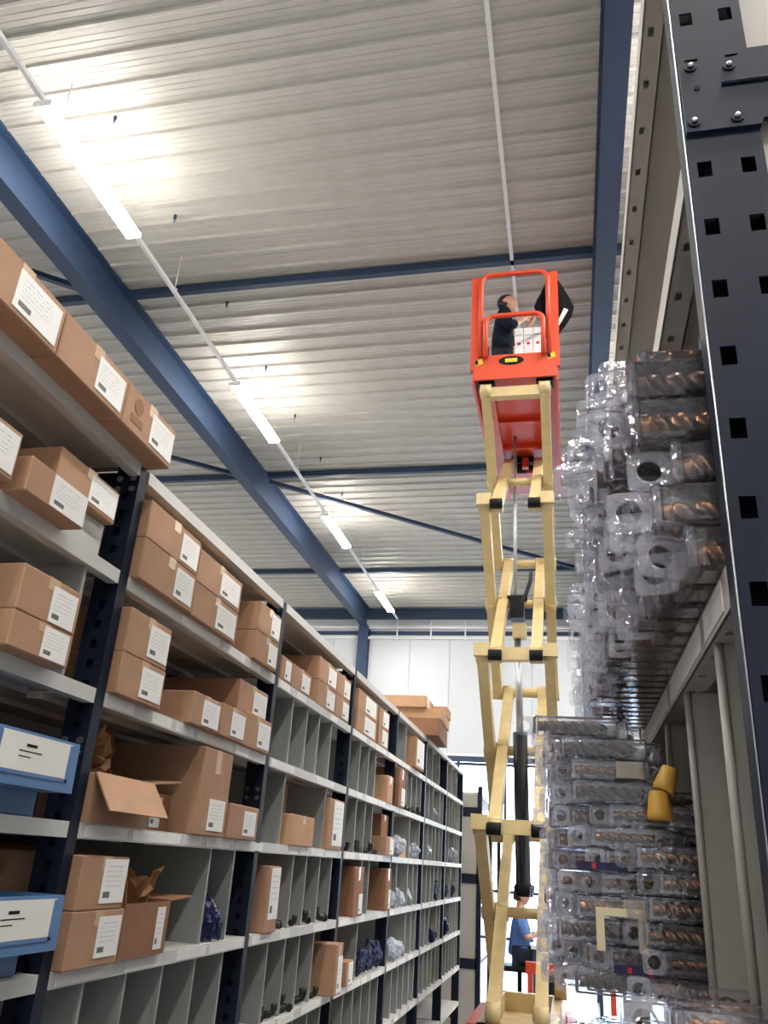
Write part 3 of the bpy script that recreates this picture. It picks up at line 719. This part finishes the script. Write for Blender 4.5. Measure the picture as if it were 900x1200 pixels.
def tab_mesh(s, r, t):
    """flat hang tab with a round hole, in the x-z plane, from x=-s to 0"""
    b = MB(); n = 24; out = []; inn = []
    for k in range(n):
        a = 2*PI*k/n; c, d = math.cos(a), math.sin(a); q = 1/max(abs(c), abs(d)); q = min(q, 1.28)
        out.append((-s/2 + c*q*s/2, d*q*s/2)); inn.append((-s/2 + c*r, d*r))
    V = {}
    for nm, ring in (('o', out), ('i', inn)):
        for side in (0, 1): V[nm, side] = [b.bm.verts.new((p[0], (side-0.5)*t*(1 if nm == 'o' else 1.9), p[1])) for p in ring]
    for k in range(n):
        l = (k+1) % n
        b.bm.faces.new((V['o',0][k], V['o',0][l], V['i',0][l], V['i',0][k])); b.bm.faces.new((V['o',1][l], V['o',1][k], V['i',1][k], V['i',1][l]))
        b.bm.faces.new((V['o',0][l], V['o',0][k], V['o',1][k], V['o',1][l])); b.bm.faces.new((V['i',0][k], V['i',0][l], V['i',1][l], V['i',1][k]))
    return b.mesh('hang_tab', 'clear_tab')
CH = 0.044; CW = 0.046
types = []
for (L, r, m) in ((0.155, 0.0165, 'drill_bronze'), (0.185, 0.0140, 'drill_bronze'), (0.165, 0.0150, 'drill_dark'), (0.145, 0.0105, 'drill_bronze')):
    cm = MB().box(0, L+0.03, -CW/2+0.001, CW/2-0.001, -CH/2, CH/2).bevel(0.004, 1)
    types.append((cm.mesh('case', 'clear_case'), drill_mesh('drill_bit', L, r, m), m))
tab_me = tab_mesh(0.044, 0.0125, 0.003)
collar_me = MB().box(-0.002, 0.010, -CW/2-0.0005, CW/2+0.0005, -CH/2, CH/2).bevel(0.002).mesh('collar', 'clear_case')
card_me = MB().box(0.10, 0.16, -CW/2+0.003, -CW/2+0.004, -0.018, 0.018).mesh('insert_card', 'cream_card')
GA = {}
packs = []
def pile(y0, y1, ztop, zbase, xmin, xmax, where, seed, sc, jit=0.035, zx=None):
    rg = random.Random(seed); y = y0
    while y < y1:
        top = ztop(y) - rg.choice((0, 0, 0.02, 0.05)); z = zbase + CH*sc/2 + 0.001; xo = rg.uniform(xmin, xmax); st = []
        while z + CH*sc/2 <= top + 0.004:
            x = xo + rg.uniform(-jit, jit) + (zx(z) if zx else 0)
            st.append([y + CW*sc/2 + rg.uniform(-0.001, 0.001), z, x, rg.randrange(4), (rg.uniform(-0.025, 0.025), rg.uniform(-0.012, 0.012), rg.uniform(-0.045, 0.045)), rg.random(), where, 'in the pile', sc])
            z += (CH + 0.004)*sc
        if st: st[0][4] = (0.0, 0.0, st[0][4][2])
        if st: st[-1][7] = 'atop the pile'; st[0][7] = 'at pile foot'
        packs.extend(st)
        y += (CW + 0.012)*sc
wC = 'on upper case shelf'
wD = 'on middle case shelf'
wE = 'on lower case shelf'
pile(1.048, 1.40, lambda y: 2.25 if y < 1.1 else 2.29, RS['C'], 0.105, 0.145, wC, 1, 1.4, 0.025, lambda z: 0.0 if z > 2.19 else -0.05 if z > 2.07 else 0.015)
pile(1.445, 2.45, lambda y: 2.32 if y < 1.75 else 2.22, RS['C'], 0.06, 0.11, wC, 5, 0.98, 0.03)
pile(1.585, 1.62, lambda y: 1.605, RS['D'], 0.115, 0.14, wD, 9, 0.85, 0.02)
pile(1.64, 1.80, lambda y: 1.81, RS['D'], -0.02, 0.02, wD, 2, 0.82, 0.045, lambda z: -0.01 if z > 1.66 else 0.05 if z > 1.45 else 0.03)
pile(1.832, 2.42, lambda y: 1.81, RS['D'], -0.045, 0.015, wD, 12, 0.82, 0.03)
pile(1.06, 1.56, lambda y: RS['D'] + CH*2.0, RS['D'], 0.10, 0.15, wD, 3, 1.3)
pile(1.55, 2.4, lambda y: RS['D']-0.12, RS['E'], -0.02, 0.05, wE, 4, 0.9)
packs.sort(key=lambda p: p[0]**2 + (p[1]-1.5)**2)
KIND = ('thick bronze', 'long bronze', 'dark brown', 'thin bronze')
def put_pack(p):
    y, z, x, ty, rot, rnd, where, pos, sc = p
    case, bit, dm = types[ty]
    card = ' and cream card' if rnd > 0.9 else ''
    t = thing('drill_case', 'clear case of %s drill%s, %s %s' % (KIND[ty], card, pos, where), 'drill case', (x, y - math.sin(rot[2])*0.1*sc, z + math.sin(rot[1])*0.1*sc), 0, '%s drill cases%s %s %s' % (KIND[ty], card, pos, where))
    t.rotation_euler = rot; t.scale = (sc, sc, sc)
    link('case', case, t); link('drill_bit', bit, t); link('hang_tab', tab_me, t, (0, (rnd-0.5)*0.03, 0), (0, 0, (rnd-0.5)*0.9)); link('collar', collar_me, t)
    if card: link('insert_card', card_me, t)
for p in packs[:300]: put_pack(p)
if len(packs) > 300:
    bm = bmesh.new()
    for (y, z, x, ty, rot, rnd, where, pos, sc) in packs[300:]:
        for me, mi in ((types[ty][0], 0), (types[ty][1], 1), (tab_me, 0)):
            k = len(bm.verts); bm.from_mesh(me); bm.verts.ensure_lookup_table(); f0 = len(bm.faces)
            for v in bm.verts[k:]: v.co = v.co*sc + Vector((x, y, z))
            for f in bm.faces:
                if f.verts[0].index == -1 or f.tag: continue
                f.tag = True; f.material_index = mi
    me = bpy.data.meshes.new('more_drill_cases'); bm.to_mesh(me); bm.free(); me.materials.append(MATS['clear_case']); me.materials.append(MATS['drill_bronze'])
    o = link('more_drill_cases', me); o['kind'] = 'stuff'; tag(o, 'clear drill cases stacked deeper along the right rack', 'drill case')
# odd things lying among the cases
cap = MB().tube([(0,0,0), (0,0,0.012), (0,0,0.05), (0,0,0.055)], [0.020, 0.020, 0.016, 0.013], 14)
cap_me = cap.mesh('plastic_cap', 'cap_yellow')
c1 = tag(link('yellow_cup', cap_me, None, (0.155, 1.603, 1.600), (0, 0, 0.4)), 'yellow plastic cup standing on the drill cases under the beige shelf', 'cup'); c1.scale = (1.1, 1.1, 0.9)
c2 = tag(link('yellow_cup', cap_me, None, (0.163, 1.603, 1.650), (0.1, 0.35, 0.4)), 'yellow plastic cup tilted on top of another yellow cup', 'cup'); c2.scale = (0.95, 0.95, 0.8)
cs = MB().box(0.0, 0.085, -0.004, 0.0, 0.055, 0.068).box(0.0, 0.014, -0.004, 0, 0, 0.055).box(0.071, 0.085, -0.004, 0, 0, 0.055)
tag(obj('card_sleeve', cs, 'cream_card', None, (0.038, 1.636, 1.385)), 'cream n-shaped card sleeve in front of the drill cases', 'card')
for (x0, z, w, s) in ((0.008, 1.513, 0.088, 'dark blue label strip with red mark high on the drill cases'), (0.065, 1.352, 0.075, 'dark blue label strip with red marks low on the drill cases')):
    t = obj('label_tag', MB().box(0, w, -0.002, 0, 0, 0.013), 'ink_blue', None, (x0, 1.636, z)); tag(t, s, 'label')
    for a in ((0.3,), (0.3, 0.75))[0 if z > 1.4 else 1]:
        obj('red_mark', MB().box(a*w, a*w+0.007, -0.003, -0.002, 0.002, 0.011), 'red', t)

# ================================================================== SCISSOR LIFT
LX, LY0, LY1 = -0.39, 6.40, 7.90
lift = thing('scissor_lift', 'raised scissor lift with cream arms and orange platform in the aisle', 'lift', (LX, LY0, 0))
JZ = [0.62, 1.80, 3.08, 4.39, 5.54]
DY = LY1-LY0
def arm_mesh(dz, up):
    """tube arm in the y-z plane with rounded plate ends; up: front low -> back high"""
    m = MB(); a = (0, 0, 0) if up else (0, 0, dz); b = (0, DY, dz) if up else (0, DY, 0)
    m.beam(a, b, 0.085, 0.125, (0, 0, 1))
    d = (Vector(b)-Vector(a)).normalized()
    for p in (a, b, ((Vector(a)+Vector(b))/2)):
        m.cyl(Vector(p)+Vector((-0.05,0,0)), Vector(p)+Vector((0.05,0,0)), 0.068, 14)
    return m
pin_me = MB().cyl((-0.058,0,0), (0.058,0,0), 0.026, 12).mesh('pivot_pin', 'steel_bolt')
for s in range(4):
    z0, z1 = JZ[s], JZ[s+1]; dz = z1-z0
    om = arm_mesh(dz, False).mesh('scissor_arm', 'lift_cream'); im = arm_mesh(dz, True).mesh('scissor_arm', 'lift_cream')
    for sx in (-1, 1):
        a = link('scissor_arm', om, lift, (sx*0.265, 0, z0)); link('pivot_pin', pin_me, a, (0, 0, dz)); link('pivot_pin', pin_me, a, (0, DY/2, dz/2))
        a = link('scissor_arm', im, lift, (sx*0.160, 0, z0)); link('pivot_pin', pin_me, a, (0, 0, 0)); link('pivot_pin', pin_me, a, (0, DY/2, dz/2))
    if s > 0:
        if s < 3: obj('cross_tube', MB().box(-0.21, 0.21, -0.045, 0.045, -0.05, 0.05), 'lift_cream', lift, (0, -0.005, z0))
        obj('cross_tube', MB().cyl((-0.31,0,0), (0.31,0,0), 0.045, 14), 'lift_cream', lift, (0, DY, z0))
        for sx in (-1, 1):
            obj('end_boss', MB().box(-0.062, 0.062, -0.10, -0.05, -0.03, 0.075), 'lift_cream', lift, (sx*0.265, 0, z0))
            obj('bushing', MB().cyl((-0.052,0,0), (0.052,0,0), 0.045, 12), 'black', lift, (sx*0.16, -0.075, z0-0.02))
    obj('centre_tube', MB().cyl((-0.2,0,0), (0.2,0,0), 0.04, 12), 'lift_cream', lift, (0, DY/2, (z0+z1)/2))
obj('cross_tube', MB().box(-0.22, 0.22, -0.04, 0.04, -0.05, 0.05), 'lift_cream', lift, (0, 0, JZ[4]-0.03))
# hydraulic cylinder
cy = obj('lift_cylinder', MB().tube([(0.02, 0.62, 1.33), (0.02, 0.62, 1.40), (0.012, 0.64, 1.42), (-0.01, 0.68, 2.58)], [0.07, 0.085, 0.06, 0.06], 14), 'black', lift)
obj('rod', MB().cyl((-0.01, 0.68, 2.58), (-0.03, 0.72, 3.45), 0.030, 14), 'chrome', cy)
obj('clevis', MB().box(-0.07, 0.05, 0.64, 0.76, 3.40, 3.52), 'lift_cream', cy)
obj('rod', MB().cyl((-0.05, 0.72, 3.60), (-0.05, 0.8, 5.5), 0.016, 10), 'chrome', cy)
obj('cylinder_mount', MB().box(-0.09, 0.03, 0.66, 0.80, 3.58, 3.75).box(-0.12, 0.06, 0.69, 0.76, 3.75, 3.80), 'black', lift)
obj('hose', MB().tube([(-0.03,0.7,3.66), (0.0,0.68,3.70), (0.05,0.66,3.80), (0.09,0.66,3.92), (0.10,0.7,4.02)], 0.018, 8), 'rubber', lift)
# chassis and wheels
ch = obj('chassis', MB().box(-0.30, 0.30, -0.12, 1.75, 0.16, 0.42).box(-0.27, -0.20, -0.1, 1.7, 0.42, 0.56).box(0.20, 0.27, -0.1, 1.7, 0.42, 0.56).box(-0.27, 0.27, -0.1, -0.02, 0.42, 0.56).box(-0.27, 0.27, 1.62, 1.7, 0.42, 0.56), 'lift_cream', lift)
for (a, b) in ((-0.38, -0.30), (0.30, 0.38)): obj('side_tray', MB().box(a, b, 0.3, 1.35, 0.18, 0.5), 'lift_orange', lift)
wh = MB().tube([(-0.06,0,0), (-0.055,0,0), (0.055,0,0), (0.06,0,0)], [0.14, 0.16, 0.16, 0.14], 22).mesh('wheel', 'rubber')
hub = MB().cyl((-0.064,0,0), (0.064,0,0), 0.08, 16).mesh('hub', 'lift_cream')
for sx in (-1, 1):
    for yy in (0.1, 1.52):
        w = link('wheel', wh, lift, (sx*0.345, yy, 0.16)); link('hub', hub, w)
# platform (rails, toe boards, deck)
PZ, PY0, PY1, PW = 5.68, -0.06, 2.55, 0.375
obj('platform_deck', MB().box(-PW, PW, PY0, PY1, PZ, PZ+0.05), 'lift_red', lift)
for xx in (-0.26, 0.22): obj('deck_rail', MB().box(xx, xx+0.05, PY0+0.05, PY1, PZ-0.07, PZ), 'lift_red', lift)
for yy in (0.75, 1.3, 1.9): obj('deck_rib', MB().box(-0.21, 0.22, yy, yy+0.05, PZ-0.045, PZ), 'lift_red', lift)
obj('front_plate', MB().box(-PW, PW, PY0-0.02, PY0, PZ-0.06, PZ+0.20), 'lift_orange', lift)
for sx in (-1, 1):
    obj('toe_board', MB().box(sx*PW-0.01, sx*PW+0.01, PY0, PY1, PZ-0.02, PZ+0.17), 'lift_orange', lift)
    obj('lower_skirt', MB().box(sx*PW-0.012, sx*PW+0.012, PY0, PY1, PZ-0.09, PZ-0.02), 'lift_red', lift)
    for yy in (PY0+0.01, 0.85, 1.70, PY1-0.03):
        obj('rail_post', MB().beam((sx*(PW-0.005), yy, PZ+0.05), (sx*(PW-0.005), yy, PZ+1.12), 0.075 if yy < 0 else 0.045, 0.05, (0,1,0)), 'lift_orange', lift)
    for zz in (0.62, 1.10):
        obj('side_rail', MB().cyl((sx*(PW-0.005), PY0, PZ+zz), (sx*(PW-0.005), PY1, PZ+zz), 0.02, 10), 'lift_orange', lift)
def arch(w, z0, z1, r, y):
    pts = [(-w, y, z0)] + [(-w + r - r*math.cos(a), y, z1 - r + r*math.sin(a)) for a in [PI/2*k/5 for k in range(6)]]
    pts += [(w - r + r*math.sin(a), y, z1 - r + r*math.cos(a)) for a in [PI/2*k/5 for k in range(6)]] + [(w, y, z0)]
    return pts
obj('top_rail', MB().tube(arch(0.315, PZ+0.18, PZ+1.13, 0.09, PY0-0.02), 0.024, 10), 'lift_orange', lift)
obj('entry_gate', MB().tube(arch(0.265, PZ+0.16, PZ+0.62, 0.08, PY0-0.05), 0.024, 10), 'lift_orange', lift)
obj('rear_rail', MB().tube(arch(0.36, PZ+0.05, PZ+1.10, 0.06, PY1-0.02), 0.02, 10), 'lift_orange', lift)
obj('rear_rail', MB().cyl((-0.36, PY1-0.02, PZ+0.6), (0.36, PY1-0.02, PZ+0.6), 0.02, 10), 'lift_orange', lift)
em = MB(); ell = [(0.115*math.cos(2*PI*k/28), 0.048*math.sin(2*PI*k/28)) for k in range(28)]
em.prism(ell, 'y', -0.004, 0.0)
emb = obj('emblem', em, 'black', lift, (-0.03, PY0-0.02, PZ+0.13))
obj('emblem_band', MB().box(-0.055, 0.055, -0.007, -0.004, -0.018, 0.020), 'yellow', emb)
for (xx, zz) in ((-0.36, 0.12), (0.30, 0.15)):
    st = obj('hazard_sticker', MB().prism([(0, 0), (0.075, 0.02), (0.06, 0.075), (-0.01, 0.06)], 'y', -0.004, 0), 'yellow', lift, (xx, PY0-0.021, PZ+zz-0.03))
    obj('stripe', MB().prism([(0.0, 0.012), (0.03, 0.02), (0.02, 0.066), (-0.006, 0.056)], 'y', -0.006, -0.004), 'black', st)
for sx in (-1, 1):
    obj('roller_block', MB().box(sx*0.265-0.075, sx*0.265+0.075, -0.03, 0.10, PZ-0.075, PZ-0.005), 'black', lift)
mo = obj('drive_motor', MB().tube([(-0.10, 1.62, PZ-0.13), (0.02, 1.62, PZ-0.13)], 0.055, 12).box(-0.14, 0.1, 1.58, 1.75, PZ-0.07, PZ).cyl((0.03, 1.6, PZ-0.12), (0.12, 1.6, PZ-0.16), 0.03, 10), 'black', lift)
obj('pump_block', MB().box(-0.02, 0.05, 1.50, 1.58, PZ-0.17, PZ-0.05).bevel(0.008), 'lift_red', mo)
for sx in (-1, 1):
    obj('control_box', MB().box(0.25, 0.33, 0.25, 0.42, PZ+0.70, PZ+0.92).bevel(0.01), 'black', lift) if sx > 0 else None

# things on the platform
for k, xx in enumerate((-0.395, -0.298, -0.201)):
    c = obj('lamp_carton', MB().box(-0.046, 0.046, -0.045, 0.045, 0, 1.05).bevel(0.004), 'plastic_white', None, (xx, 7.2, PZ+0.05))
    tag(c, 'slim white lamp carton with red dot standing on the lift platform', 'carton', 'white lamp cartons on the platform')
    obj('red_dot', MB().cyl((0, -0.0452, 0.85), (0, -0.0470, 0.85), 0.018, 12), 'red', c)
    obj('seam', MB().box(-0.04, 0.04, -0.0465, -0.0452, 0.95, 0.96), 'bag_grey', c)
jm = bmesh.new(); rings = []; NJ = 28
prof_j = [(1.0, 0.012), (0.92, 0.035), (0.78, 0.068), (0.58, 0.112), (0.42, 0.135), (0.26, 0.12), (0.10, 0.085), (0.0, 0.045)]
for (t, r) in prof_j:
    ring = []
    for k in range(NJ):
        a = 2*PI*k/NJ; rr_ = r*(1 + 0.20*math.sin(5*a + 2*t) + 0.12*math.sin(9*a+5*t))
        ring.append(jm.verts.new((rr_*math.cos(a)*1.15, rr_*math.sin(a)*0.55, t*0.62 + (0.05*math.sin(3*a) if t < 0.15 else 0) - 0.06*math.cos(a)*(1-t))))
    rings.append(ring)
for i in range(len(rings)-1):
    for k in range(NJ):
        f = jm.faces.new((rings[i][k], rings[i+1][k], rings[i+1][(k+1)%NJ], rings[i][(k+1)%NJ])); f.smooth = True
jm.faces.new(rings[0][::-1]); jm.faces.new(rings[-1])
me = bpy.data.meshes.new('work_jacket'); jm.normal_update(); jm.to_mesh(me); jm.free(); me.materials.append(MATS['jacket_black'])
jk = tag(link('work_jacket', me, None, (-0.03, LY0+0.06, PZ+0.56)), 'black jacket hung over the orange rail post of the lift', 'jacket')
obj('lining', MB().hexa([(0.02,-0.08,-0.03), (0.045,-0.08,-0.03), (0.045,-0.06,-0.03), (0.02,-0.06,-0.03), (0.10,-0.08,0.16), (0.135,-0.08,0.14), (0.135,-0.06,0.14), (0.10,-0.06,0.16)]), 'rag', jk)

# ================================================================== PEOPLE
def skin_mesh(name, verts, edges, radii, root, m, levels=2):
    me = bpy.data.meshes.new(name); me.from_pydata(verts, edges, []); o = bpy.data.objects.new(name, me); col.objects.link(o)
    sk = o.modifiers.new('skin', 'SKIN'); sk.use_smooth_shade = True
    for i, r in enumerate(radii):
        sv = me.skin_vertices[0].data[i]; sv.radius = (r, r) if not isinstance(r, tuple) else r; sv.use_root = (i == root)
    sb = o.modifiers.new('sub', 'SUBSURF'); sb.levels = levels; sb.render_levels = levels
    dg = bpy.context.evaluated_depsgraph_get(); ev = o.evaluated_get(dg)
    out = bpy.data.meshes.new_from_object(ev); out.materials.clear(); out.materials.append(MATS[m])
    bpy.data.objects.remove(o); bpy.data.meshes.remove(me)
    for p in out.polygons: p.use_smooth = True
    return out
def head_into(bm, c, R, s=1.0):
    """a face on an egg-shaped skull: brow, nose, mouth, chin, ears; face looks along +y of R"""
    b = bmesh.new(); bmesh.ops.create_uvsphere(b, u_segments=24, v_segments=18, radius=1)
    for v in b.verts:
        x, y, z = v.co
        X, Y, Z = x*0.075, y*0.098, z*0.118
        if z < 0: X *= 1 - 0.30*(-z)**1.5; Y += 0.012*(-z) if y > 0 else 0.018*(-z)
        if y > 0:
            g = lambda a, c_, w: math.exp(-((a-c_)/w)**2)
            Y += 0.024*g(x, 0, 0.16)*g(z, -0.12, 0.20) - 0.010*g(abs(x), 0.36, 0.16)*g(z, 0.10, 0.12) + 0.006*g(x, 0, 0.6)*g(z, 0.26, 0.12) + 0.008*g(x, 0, 0.3)*g(z, -0.47, 0.09) + 0.008*g(x, 0, 0.3)*g(z, -0.85, 0.14)
        if abs(x) > 0.9 and abs(z) < 0.3: X += 0.012*(1 if x > 0 else -1)
        v.co = R @ (Vector((X, Y, Z))*s) + c
    tmp = bpy.data.meshes.new('t'); b.to_mesh(tmp); b.free(); bm.from_mesh(tmp); bpy.data.meshes.remove(tmp)
def hand(vs_, es, rs, start, wrist, d, side, up):
    """palm and five fingers leaving the wrist vertex index start"""
    d = Vector(d).normalized(); side = Vector(side).normalized(); up = Vector(up).normalized(); W = Vector(wrist)
    def add(p, r, par): vs_.append(tuple(p)); rs.append(r); es.append((par, len(vs_)-1)); return len(vs_)-1
    palm = add(W + d*0.05, (0.03, 0.018), start)
    for k, (o, L) in enumerate(((-0.030, 0.072), (-0.010, 0.082), (0.010, 0.076), (0.030, 0.060))):
        b0 = add(W + d*0.085 + side*o, 0.0095, palm); b1 = add(W + d*(0.085+L*0.5) + side*o*1.1 + up*(-0.010), 0.0085, b0); add(W + d*(0.085+L*0.85) + side*o*1.1 + up*(-0.034), 0.007, b1)
    t0 = add(W + d*0.035 - side*0.038, 0.011, palm); t1 = add(W + d*0.068 - side*0.058 - up*0.008, 0.0095, t0); add(W + d*0.095 - side*0.060 - up*0.02, 0.008, t1)
def body_mesh(name, J, headc, R, hands):
    vs_, es, rs = [], [], []
    def add(p, r, par=None):
        vs_.append(tuple(p)); rs.append(r)
        if par is not None: es.append((par, len(vs_)-1))
        return len(vs_)-1
    pel = add(J['pelvis'], 0.075); sp = add(J['spine'], 0.085, pel); chs = add(J['chest'], (0.16, 0.105), sp); nk = add(J['neck'], 0.055, chs); add(headc, 0.055, nk)
    for s in 'LR':
        sh_ = add(J['sho'+s], 0.062, chs); el = add(J['elb'+s], 0.043, sh_); wr = add(J['wri'+s], 0.029, el)
        if hands: hand(vs_, es, rs, wr, J['wri'+s], Vector(J['wri'+s])-Vector(J['elb'+s]), J['side'+s], J['up'+s])
        hp_ = add(J['hip'+s], 0.07, pel); kn = add(J['kne'+s], 0.058, hp_); an = add(J['ank'+s], 0.04, kn); add(J['toe'+s], 0.035, an)
    me = skin_mesh(name, vs_, es, rs, pel, 'skin')
    bm = bmesh.new(); bm.from_mesh(me); head_into(bm, Vector(headc), R); bm.to_mesh(me); bm.free()
    for p in me.polygons: p.use_smooth = True
    return me
def garment(name, chains, m, parent):
    vs_, es, rs = [], [], []; idx = {}
    for ch_ in chains:
        prev = None
        for key, p, r in ch_:
            if key not in idx: vs_.append(tuple(p)); rs.append(r); idx[key] = len(vs_)-1
            if prev is not None and (prev, idx[key]) not in es: es.append((prev, idx[key]))
            prev = idx[key]
    return link(name, skin_mesh(name, vs_, es, rs, 0, m), parent)
def hair(name, c, R, parent, m='hair_black', drop=-0.25, brim=False):
    b = bmesh.new(); bmesh.ops.create_uvsphere(b, u_segments=24, v_segments=18, radius=1)
    dele = []
    for v in b.verts:
        x, y, z = v.co
        lim = 0.38 if y > 0.35 else 0.1 if y > 0.1 else -0.55
        if z < lim - 0.08: dele.append(v); continue
        k = 1.10 + 0.04*math.sin(11*x+3*z)*math.sin(9*y+1)
        v.co = Vector((x*0.075*k*1.03, y*0.098*k - 0.004, z*0.118*k + 0.004))
    bmesh.ops.delete(b, geom=dele, context='VERTS')
    bmesh.ops.solidify(b, geom=b.faces[:], thickness=0.010)
    for v in b.verts: v.co = R @ v.co + c
    for f in b.faces: f.smooth = True
    me = bpy.data.meshes.new(name); b.to_mesh(me); b.free(); me.materials.append(MATS[m]); return link(name, me, parent)

# the worker on the platform: dark jacket, head tipped back, looking up to the right, arms raised to the conduit
ox, oy, oz = -0.595, 7.50, PZ+0.05
J = dict(pelvis=(0, 0, 0.96), spine=(0.0, 0.0, 1.14), chest=(0.01, 0.0, 1.36), neck=(0.03, 0.0, 1.50),
    shoL=(-0.04, 0.18, 1.40), elbL=(0.14, 0.22, 1.26), wriL=(0.30, 0.12, 1.44), shoR=(0.03, -0.18, 1.40), elbR=(0.10, -0.24, 1.16), wriR=(0.24, -0.12, 1.34),
    sideL=(0, 1, 0), upL=(-0.6, 0, 0.8), sideR=(0, -1, 0), upR=(-0.6, 0, 0.8),
    hipL=(0.0, 0.10, 0.92), kneL=(0.02, 0.11, 0.5), ankL=(0.0, 0.12, 0.08), toeL=(0.15, 0.13, 0.04), hipR=(0.0, -0.10, 0.92), kneR=(0.02, -0.11, 0.5), ankR=(0.0, -0.12, 0.08), toeR=(0.15, -0.13, 0.04))
J = {k: (tuple(Vector(v)) ) for k, v in J.items()}
Rh = Matrix.Rotation(-PI/2-0.25, 3, 'Z') @ Matrix.Rotation(0.55, 3, 'X')
hc = Vector((0.055, 0.0, 1.645))
wk = thing('person', 'person in dark jacket with black hair working on the raised lift platform', 'person', (ox, oy, oz))
link('body', body_mesh('body', J, tuple(hc), Rh, True), wk)
hair('hair', hc, Rh, wk)
V = lambda k: J[k]
garment('jacket', [[('p', (0, 0, 0.70), (0.125, 0.20)), ('m', (0, 0, 0.95), (0.13, 0.20)), ('s', V('spine'), 0.132), ('c', V('chest'), 0.138), ('n', (0.02, 0, 1.475), 0.085)],
    [('c', V('chest'), 0), ('sl', V('shoL'), 0.085), ('el', V('elbL'), 0.062), ('fl', tuple(Vector(V('elbL')).lerp(Vector(V('wriL')), 0.45)), 0.050)],
    [('c', V('chest'), 0), ('sr', V('shoR'), 0.085), ('er', V('elbR'), 0.062), ('fr', tuple(Vector(V('elbR')).lerp(Vector(V('wriR')), 0.45)), 0.050)]], 'jacket_navy', wk)
garment('trousers', [[('p', (0, 0, 0.95), 0.10), ('hl', V('hipL'), 0.098), ('kl', V('kneL'), 0.078), ('al', (0.0, 0.12, 0.10), 0.065)], [('p', (0, 0, 0.95), 0), ('hr', V('hipR'), 0.105), ('kr', V('kneR'), 0.078), ('ar', (0.0, -0.12, 0.10), 0.065)]], 'trousers', wk)
for s in (1, -1):
    obj('shoe', MB().tube([(-0.05, s*0.12, 0.05), (0.0, s*0.12, 0.055), (0.10, s*0.125, 0.042), (0.19, s*0.13, 0.032)], [0.046, 0.05, 0.042, 0.028], 12), 'black', wk)

# a seated person in a blue top far down the aisle
sx0, sy0 = -0.70, 12.0
J2 = dict(pelvis=(0, 0, 0.52), spine=(0.0, 0.02, 0.70), chest=(0.0, 0.0, 0.93), neck=(0.01, -0.01, 1.07),
    shoL=(0.02, 0.17, 0.97), elbL=(0.10, 0.22, 0.74), wriL=(0.30, 0.15, 0.80), shoR=(0.02, -0.17, 0.97), elbR=(0.10, -0.22, 0.74), wriR=(0.30, -0.12, 0.80),
    sideL=(0, 1, 0), upL=(0, 0, 1), sideR=(0, -1, 0), upR=(0, 0, 1),
    hipL=(0.04, 0.09, 0.52), kneL=(0.42, 0.11, 0.52), ankL=(0.40, 0.11, 0.09), toeL=(0.54, 0.12, 0.045), hipR=(0.04, -0.09, 0.52), kneR=(0.42, -0.11, 0.52), ankR=(0.40, -0.11, 0.09), toeR=(0.54, -0.12, 0.045))
R2 = Matrix.Rotation(-PI/2, 3, 'Z'); hc2 = Vector((0.03, -0.01, 1.22))
p2 = thing('person', 'seated person in blue top and dark trousers far beyond the lift', 'person', (sx0, sy0, 0))
link('body', body_mesh('body', J2, tuple(hc2), R2, True), p2); hair('hair', hc2, R2, p2)
garment('shirt', [[('p', (0, 0, 0.49), 0.165), ('m', (0, 0.005, 0.58), 0.16), ('s', J2['spine'], 0.145), ('c', J2['chest'], (0.175, 0.125)), ('n', (0, 0, 1.04), 0.075)],
    [('c', J2['chest'], 0), ('sl', J2['shoL'], 0.078), ('el', J2['elbL'], 0.058)], [('c', J2['chest'], 0), ('sr', J2['shoR'], 0.078), ('er', J2['elbR'], 0.058)]], 'shirt_blue', p2)
garment('trousers', [[('p', (0, 0, 0.52), (0.155, 0.12)), ('hl', J2['hipL'], 0.10), ('kl', J2['kneL'], 0.075), ('al', J2['ankL'], 0.06)], [('p', (0, 0, 0.52), 0), ('hr', J2['hipR'], 0.10), ('kr', J2['kneR'], 0.075), ('ar', J2['ankR'], 0.06)]], 'trousers', p2)
st = thing('office_chair', 'dark swivel chair under the seated person', 'chair', (sx0, sy0, 0))
obj('seat', MB().box(-0.22, 0.24, -0.23, 0.23, 0.345, 0.408).bevel(0.02), 'black', st)
obj('backrest', MB().box(-0.27, -0.22, -0.21, 0.21, 0.5, 0.98).bevel(0.015), 'black', st)
obj('stem', MB().cyl((0,0,0.08), (0,0,0.36), 0.03, 10).beam((-0.24,0,0.40), (-0.24,0,0.6), 0.05, 0.02, (1,0,0)), 'black', st)
for k in range(5):
    a = 2*PI*k/5; obj('leg', MB().beam((0,0,0.08), (0.28*math.cos(a), 0.28*math.sin(a), 0.05), 0.04, 0.03).cyl((0.28*math.cos(a), 0.28*math.sin(a)-0.015, 0.03), (0.28*math.cos(a), 0.28*math.sin(a)+0.015, 0.03), 0.03, 10), 'black', st)
dk = thing('packing_table', 'white topped packing table beside the seated person', 'table', (-0.12, 12.0, 0))
obj('table_top', MB().box(-0.4, 0.45, -0.7, 0.7, 0.655, 0.695), 'plastic_white', dk)
for a in (-0.36, 0.41):
    for b in (-0.66, 0.66): obj('leg', MB().box(a-0.02, a+0.02, b-0.02, b+0.02, 0, 0.66), 'steel_blue', dk)
gd = thing('floor_barrier', 'low orange steel floor barrier behind the lift', 'barrier', (-0.1, 10.6, 0))
obj('rail', MB().box(-0.45, 0.55, -0.04, 0.04, 0.46, 0.58), 'lift_orange', gd)
for a in (-0.4, 0.5): obj('post', MB().box(a-0.03, a+0.03, -0.03, 0.03, 0, 0.46), 'lift_orange', gd)
